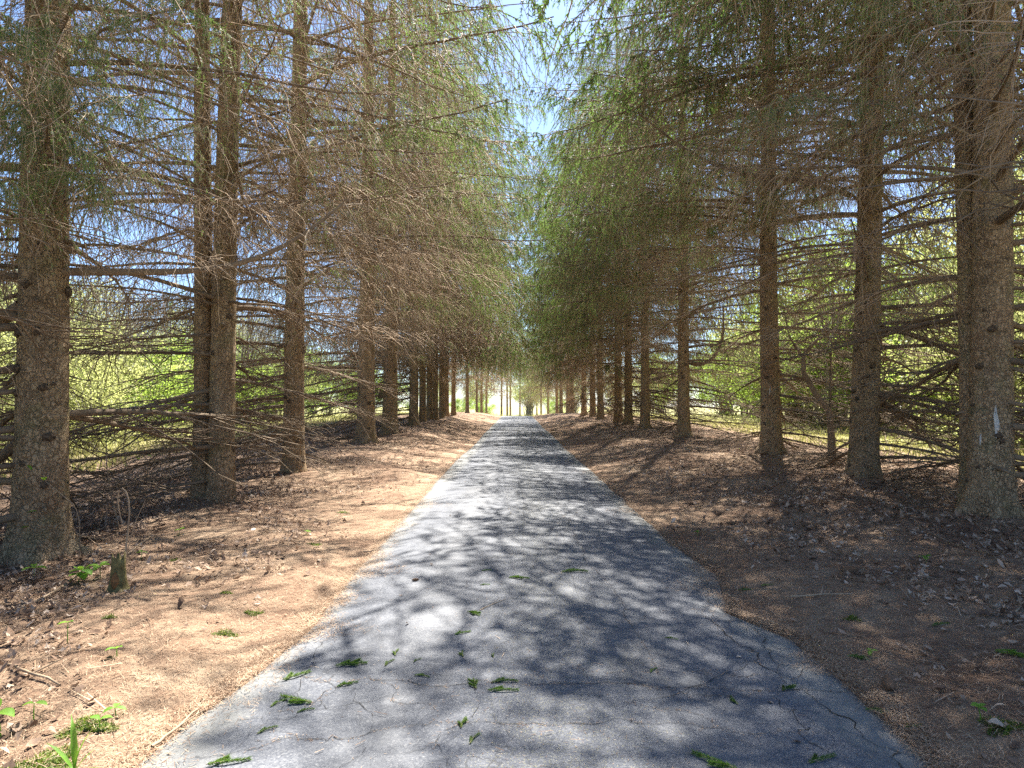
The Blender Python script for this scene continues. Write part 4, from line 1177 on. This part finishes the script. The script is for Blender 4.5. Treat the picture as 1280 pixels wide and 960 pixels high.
sprigs = [
 (717, 718, .28, 0.1, 'longest dark spruce sprig lying across the shaded middle of the drive'),
 (648, 726, .21, 0.0, 'dark spruce sprig lying level beside the longest one on the asphalt'),
 (592, 770, .16, -.5, 'bright-tipped spruce sprig next to a thin bare twig on the drive'),
 (578, 794, .14, .5, 'dull green sprig just below the bright-tipped one on the drive'),
 (608, 716, .11, .2, 'tiny sprig on the sunlit asphalt above the bright-tipped sprig'),
 (606, 734, .10, .1, 'small sprig on pale asphalt beside the second dark sprig'),
 (440, 833, .21, .5, 'long pale green sprig on the sunlit asphalt next to the needle verge'),
 (372, 846, .20, 1.0, 'dark sprig with a bright tip at the sunlit border of the asphalt'),
 (375, 876, .24, 2.6, 'grey-green forked sprig on white sunlit asphalt'),
 (436, 858, .14, .6, 'short sprig on sunlit asphalt under the long pale green one'),
 (489, 831, .12, 1.2, 'short sprig in a shadow stripe right of the long pale one'),
 (498, 818, .12, 1.4, 'dusty sprig pointing up the drive inside a dark shadow stripe'),
 (523, 828, .08, .8, 'tiny green tip in the shadow between two short sprigs'),
 (528, 848, .11, -.4, 'small pale sprig on the long crosswise crack'),
 (594, 858, .16, 1.9, 'sprig standing out on the crosswise crack, nearest the dark pair'),
 (628, 866, .19, .1, 'plump green sprig with yellow end under the crosswise crack'),
 (630, 856, .17, -.1, 'dark sprig lying along the crosswise crack above the plump one'),
 (581, 906, .13, 1.5, 'upright short sprig on the sunlit patch below the crack'),
 (595, 926, .12, 1.0, 'dark sprig half in shade under the upright short one'),
 (580, 820, .12, 1.5, 'dark sprig in shade pointing along the drive'),
 (618, 822, .09, 1.5, 'very small dark sprig beside the shaded one pointing along the drive'),
 (981, 860, .15, .7, 'vivid green sprig lying alone on deep blue shaded asphalt'),
 (914, 876, .12, 1.7, 'short vivid sprig between dapples on the shaded asphalt'),
 (1018, 947, .19, .4, 'vivid forked sprig by the longest edge crack in the shade'),
 (890, 952, .24, 2.5, 'big curved sprig at the photo bottom edge on shaded asphalt'),
 (1092, 882, .14, 2.9, 'sprig lying on the pale border strip of the shaded asphalt'),
 (1132, 902, .13, .5, 'yellow-green sprig on the needles just outside the pale border strip'),
 (836, 800, .10, -.6, 'small sprig on shaded asphalt near the ragged needle tongue'),
 (815, 840, .10, .9, 'small sprig at the rim of a sun dapple on the shaded half'),
 (352, 880, .12, .9, 'pale sprig touching the forked grey-green one'),
 (338, 914, .12, .8, 'grey sprig on sunlit asphalt below the forked one'),
 (290, 953, .20, .4, 'bright sprig with straw tip in the sunlit corner of the asphalt'),
 (1168, 778, .17, .1, 'dark sprig lying on brown needles before the resin-streaked spruce'),
 (1258, 815, .24, -.5, 'green sprig at the photo edge on the shaded needle bed'),
 (1065, 818, .14, -.5, 'dull sprig on needles beside a sun fleck, shaded verge'),
 (928, 735, .14, .2, 'dark sprig where the asphalt edge is eaten by needles'),
 (955, 730, .13, .2, 'dark sprig on needles, twin of the one at the eaten edge'),
 (385, 890, .10, .6, 'tiny sprig between two sunlit cracks by the border'),
]
rs = random.Random(4)
for i, (px, py, ln, a, lab) in enumerate(sprigs):
    x, y, z = at(px, py)
    on = edge_l(y) + .02 < x < edge_r(y) - .02
    z = (float(road_top(x, y)) if on else float(ground(x, y))) + 0.001
    o = thing('spruce_sprig', lab, 'sprig', (x, y, z), SG, a + rs.uniform(-.15, .15))
    m = SPR[i % 4 if ln > .12 else 0]
    o.scale = (ln * 0.9, ln * rs.uniform(.6, .85), ln * 0.7)
    link('stem', m[0], o); link('needles', m[1], o)

# ------------------------------------------------------------------ seedlings, stump, stems, sticks, cones
def leaf_quad(S, p, d, ln, wd, up=0.2, m=0, fold=0.15):
    d = np.array(d, float); d /= np.linalg.norm(d)
    side = np.cross(d, [0, 0, 1.0]); side /= max(np.linalg.norm(side), 1e-6)
    nz = np.cross(side, d)
    prof = [(0, 0), (.25, .36), (.5, .5), (.75, .36), (1, 0)]
    V = []
    for t, w in prof:
        c = np.array(p) + d * ln * t + nz * ln * (up * t - 0.35 * t * t)
        V += [c - side * wd * w + nz * wd * fold * (w > 0), c, c + side * wd * w + nz * wd * fold * (w > 0)]
    T = []
    for i in range(4):
        a = i * 3
        T += [(a, a + 1, a + 4), (a, a + 4, a + 3), (a + 1, a + 2, a + 5), (a + 1, a + 5, a + 4)]
    S.add(V, T, m)
def seedling(px, py, h, ln, n, lab, seed, whorls=1, grp='leafy seedlings in the litter', tilt=0.15):
    r = random.Random(seed)
    x, y, z = at(px, py)
    o = thing('seedling', lab, 'seedling', (x, y, z - 0.01), grp)
    tp = (r.uniform(-tilt, tilt) * h, r.uniform(-tilt, tilt) * h, h)
    SV, ST = tubes(np.array([[[0, 0, 0], [tp[0] * .3, tp[1] * .3, h * .5], tp]], float), np.array([[.0035, .003, .002]]), 5)
    link('stem', make_mesh('seedling_stem', SV, ST, M_SPROUT), o)
    for w in range(whorls):
        f = 1 - 0.35 * w
        for j in range(n):
            S = Soup(); a = j * 6.28 / n + r.uniform(-.4, .4) + w
            leaf_quad(S, (tp[0] * f, tp[1] * f, h * f), (math.cos(a), math.sin(a), r.uniform(-.2, .5)), ln * r.uniform(.75, 1.2), ln * r.uniform(.5, .75), 0.25)
            link('leaf', S.mesh('leaf', M_SPROUT), o)
for args in ((45, 722, .10, .11, 3, 'broad-leaved seedling at the foot of the thick mossy spruce', 1), (100, 728, .12, .12, 4, 'drooping broad-leaved seedling between the mossy trunk and the stump', 2, 2), (128, 722, .12, .10, 4, 'broad-leaved seedling touching the rotten stump', 3),
             (8, 918, .14, .12, 3, 'leafy seedling cut by the photo edge above the mossy patch', 4), (225, 668, .07, .06, 4, 'small seedling in shade below the twin-stemmed spruce', 5), (385, 668, .05, .05, 3, 'small bright seedling on sunlit needles near the asphalt', 6), (150, 890, .05, .06, 3, 'glowing yellow-green seedling above the big moss patch', 7),
             (88, 802, .14, .06, 2, 'thin seedling with two leaves on the oak leaf bed', 8), (150, 818, .06, .06, 3, 'yellowish seedling in full sun among oak leaves', 9), (48, 895, .09, .06, 2, 'round-leaved seedling over the bare litter beside the moss', 10), (130, 908, .06, .06, 2, 'round-leaved seedling on the moss patch itself', 11),
             (870, 668, .05, .05, 4, 'small seedling on needles by the shaded edge of the asphalt', 12), (1152, 700, .05, .08, 3, 'lone green seedling in sun-flecked litter before the leaning spruce', 13), (1215, 893, .07, .05, 4, 'sparse seedling on the shaded verge near the mossy tuft', 14), (178, 700, .10, .05, 3, 'seedling just behind the rotten stump', 15), (1082, 815, .04, .05, 3, 'tiny seedling beside a dull fallen sprig on the shaded verge', 16)):
    seedling(*args)
# broad grass blades
x, y, z = at(100, 962)
o = thing('blade_plant', 'upright plant of long green blades by the moss near the asphalt corner', 'plant', (x, y, z))
for j, (dx, dy, dz, ln, wd) in enumerate(((-.05, .05, 1, .24, .028), (.12, 0, 1, .20, .018), (-.5, 0, .9, .18, .026), (.6, -.2, .35, .18, .014), (-.8, -.1, .35, .17, .015), (.3, .1, .7, .12, .02))):
    S = Soup(); leaf_quad(S, (0, 0, 0), (dx, dy, dz), ln, wd, 0.1); link('leaf', S.mesh('leaf', M_SPROUT), o)
# stump
x, y, z = at(149, 738)
o = thing('stump', 'small rotten mossy stump with a hollow split front', 'stump', (x, y, z))
s = 18; th = np.linspace(0, 6.283, s, endpoint=False); V = []
for i, hz in enumerate((-.05, .0, .06, .12, .17, .21)):
    for t in th:
        rr = (.062 + .02 * math.exp(-hz / .03)) * (1 + .18 * math.sin(3 * t + 1) + .08 * math.sin(7 * t)) * (1 - .25 * hz / .2)
        zz = hz + (0.10 * (math.sin(t * 1.0 + 2.2) > .1) * (i / 5) ** 2 + .03 * math.sin(5 * t) * (i / 5))
        if abs((t - 4.71 + math.pi) % 6.283 - math.pi) < .5: rr *= .55 if 1 < i < 5 else .8
        V.append((rr * math.cos(t), rr * math.sin(t), zz))
T = []
for i in range(5):
    for j in range(s):
        a, b = i * s + j, i * s + (j + 1) % s; T += [(a, b, b + s), (a, b + s, a + s)]
V.append((0, 0, .10)); T += [(5 * s + j, 5 * s + (j + 1) % s, len(V) - 1) for j in range(s)]
link('wood', make_mesh('stump', V, T, M_STUMP), o)
link('core', blob_mesh('core', M_ROT, 5, .035, .03, .075), o, (0.0, -.036, .09))
# bare stems and bent saplings near the stump
def stems(name, lab, cat, px, py, lines, m=M_STICK, leaves=()):
    x, y, z = at(px, py)
    o = thing(name, lab, cat, (x, y, z))
    for P, r_ in lines:
        P = np.array(P, float); u = np.linspace(0, 1, 12)
        Q = np.stack([np.interp(u, np.linspace(0, 1, len(P)), P[:, i]) for i in range(3)], 1); Q[1:-1] = (Q[:-2] + 2 * Q[1:-1] + Q[2:]) / 4
        V, T = tubes(Q[None], np.linspace(r_, r_ * .5, 12)[None], 6); link('stem', make_mesh('stem', V, T, m), o)
    for p, d, ln in leaves:
        S = Soup(); leaf_quad(S, p, d, ln, ln * .6); link('leaf', S.mesh('leaf', M_SPROUT), o)
stems('sapling', 'bare bent sapling arching over beside the rotten stump', 'sapling', 158, 735, [([(0, 0, 0), (0.0, .0, .35), (.04, 0, .62), (.02, 0, .82), (-.05, 0, .88), (-.10, .02, .78), (-.06, .05, .55)], .009), ([(0, 0, .25), (.05, .05, .55), (.14, .05, .75)], .004)])
stems('sapling', 'thin young sapling with pale new leaves behind the bent one', 'sapling', 150, 660, [([(0, 0, 0), (-.12, .05, .35), (-.2, .05, .7), (-.24, .1, 1.05), (-.26, .1, 1.3)], .009), ([(-.18, .05, .6), (.1, .05, .8), (.3, .05, .9)], .004)],
      leaves=(((-.26, .1, 1.3), (.6, -.3, .4), .10), ((-.26, .1, 1.3), (-.5, -.3, .3), .10), ((-.25, .1, 1.18), (.5, -.5, .1), .09), ((-.1, .05, .7), (-.3, -.6, .1), .08), ((.2, .05, .85), (.4, -.5, .2), .09), ((-.24, .1, 1.05), (.6, 0, .3), .08), ((-.24, .1, 1.05), (-.6, .2, .3), .08), ((-.2, .05, .75), (-.5, -.3, .1), .08), ((.3, .05, .9), (.5, 0, -.1), .07), ((-.22, .1, .95), (.3, -.6, 0), .08), ((.05, .05, .78), (.2, -.5, 0), .07)))
stems('sapling', 'twig with two yellow-green leaves in front of the thick mossy trunk', 'sapling', 62, 700, [([(.25, .1, .0), (.3, .0, .5), (.12, -.1, .72), (-.1, -.12, .9)], .006)],
      leaves=(((-.1, -.12, .9), (-.4, 0, .5), .08), ((.02, -.11, .8), (.2, -.4, .3), .09), ((-.05, -.1, .5), (-.6, -.2, 0), .09), ((-.12, -.1, .35), (-.5, -.3, 0), .08)))
# sticks lying about
def stick(px0, py0, px1, py1, r_, lab, lift=.012):
    a = np.array(at(px0, py0)); b = np.array(at(px1, py1)); n = 9
    u = np.linspace(0, 1, n)[:, None]; P = a * (1 - u) + b * u
    r = np.random.default_rng(int(px0 + py0)); L = np.linalg.norm(b - a)
    off = np.cumsum(r.normal(0, 1, (n, 2)), 0) * .012 * L; off -= off[0] + (off[-1] - off[0]) * u
    P[:, :2] += off
    P[:, 2] = np.where((P[:, 0] > edge_l(P[:, 1])) & (P[:, 0] < edge_r(P[:, 1])), road_top(P[:, 0], P[:, 1]), ground(P[:, 0], P[:, 1])) + lift + r_
    c = P.mean(0)
    S = Soup(); V, T = tubes((P - c)[None], np.linspace(r_, r_ * .55, n)[None], 6); S.add(V, T)
    q = P[n // 2] - c
    V, T = tubes((q + np.outer([0, .5, 1], np.array([.05, .09, .02]) * (1 + L)))[None], np.array([[r_ * .6, r_ * .5, r_ * .3]]), 5); S.add(V, T)
    o = link('stick', S.mesh('stick', M_STICK), loc=tuple(c)); tag(o, lab, 'stick', 'sticks lying on the ground')
stick(20, 765, 190, 672, .009, 'long straight stick in the litter running to the rotten stump')
stick(75, 660, 128, 692, .008, 'pale slanting twig leaning before the foot of the thick mossy spruce', .06)
stick(195, 935, 252, 888, .007, 'brown stick pointing onto the corner of the sunlit asphalt')
stick(15, 833, 80, 858, .010, 'thick grey stick half buried in oak leaves')
stick(300, 600, 362, 596, .012, 'pale fallen stick at the foot of the slim knotted spruce')
stick(600, 766, 632, 752, .003, 'thin bare twig beside the bright-tipped sprig on the drive', .002)
stick(985, 745, 1060, 742, .006, 'brown stick on the shaded needle bed before the oak leaves')
stick(1120, 640, 1240, 700, .008, 'grey stick among sun flecks before the resin-streaked spruce')
stick(1250, 770, 1279, 745, .008, 'short stick in leaf litter at the photo edge below the stout spruce')
stick(455, 690, 480, 690, .006, 'short dark stick on needles beside the sunlit asphalt edge')
# cones
CONE = Soup()
r = np.random.default_rng(8)
n = 90
for q in range(n):
    t = q / n; a = q * 2.4; rr = .24 * math.sin(math.pi * (0.08 + .88 * t)) ** .7
    p = np.array([t - .5, rr * math.cos(a), rr * math.sin(a) + .24]); dn = norm(np.array([.5, math.cos(a), math.sin(a)]))
    sd_ = norm(np.cross(dn, [1, 0, 0]))
    CONE.add([p - dn * .06 - sd_ * .07, p - dn * .06 + sd_ * .07, p + dn * .05 + np.array([.06, 0, 0]) + sd_ * .03, p + dn * .05 + np.array([.06, 0, 0]) - sd_ * .03], [(0, 1, 2), (0, 2, 3)])
core = blob_mesh('cone', M_CONE, 3, .5, .19, .19, amp=.05)
cv = np.empty(len(core.vertices) * 3, np.float32); core.vertices.foreach_get('co', cv); cv = cv.reshape(-1, 3) + [0, 0, .24]
ct_ = np.array([list(p.vertices) for p in core.polygons]); CONE.add(cv, ct_)
cone_me = CONE.mesh('cone', M_CONE)
for px, py, a, s, lab in ((912, 655, .1, .12, 'orange-brown cone lying alone on the shaded needle bed'), (896, 643, .6, .11, 'cone just behind the orange-brown one on the shaded verge'), (1058, 715, .1, .15, 'long pale cone in the middle of the shaded needle bed'), (1103, 855, 1.2, .14, 'dark upright cone near the pale border strip of the asphalt'), (862, 630, .3, .10, 'dark cone by the shaded asphalt edge farther off'), (520, 728, .4, .06, 'reddish bit of cone on the sunlit asphalt'), (1005, 657, .1, .12, 'cone beside a sun fleck on the shaded verge')):
    x, y, z = at(px, py)
    on = edge_l(y) < x < edge_r(y)
    o = link('spruce_cone', cone_me, loc=(x, y, (float(road_top(x, y)) if on else z))); o.rotation_euler = (0, 0, a); o.scale = (s, s * .9, s * .9)
    tag(o, lab, 'cone', 'spruce cones on the ground')
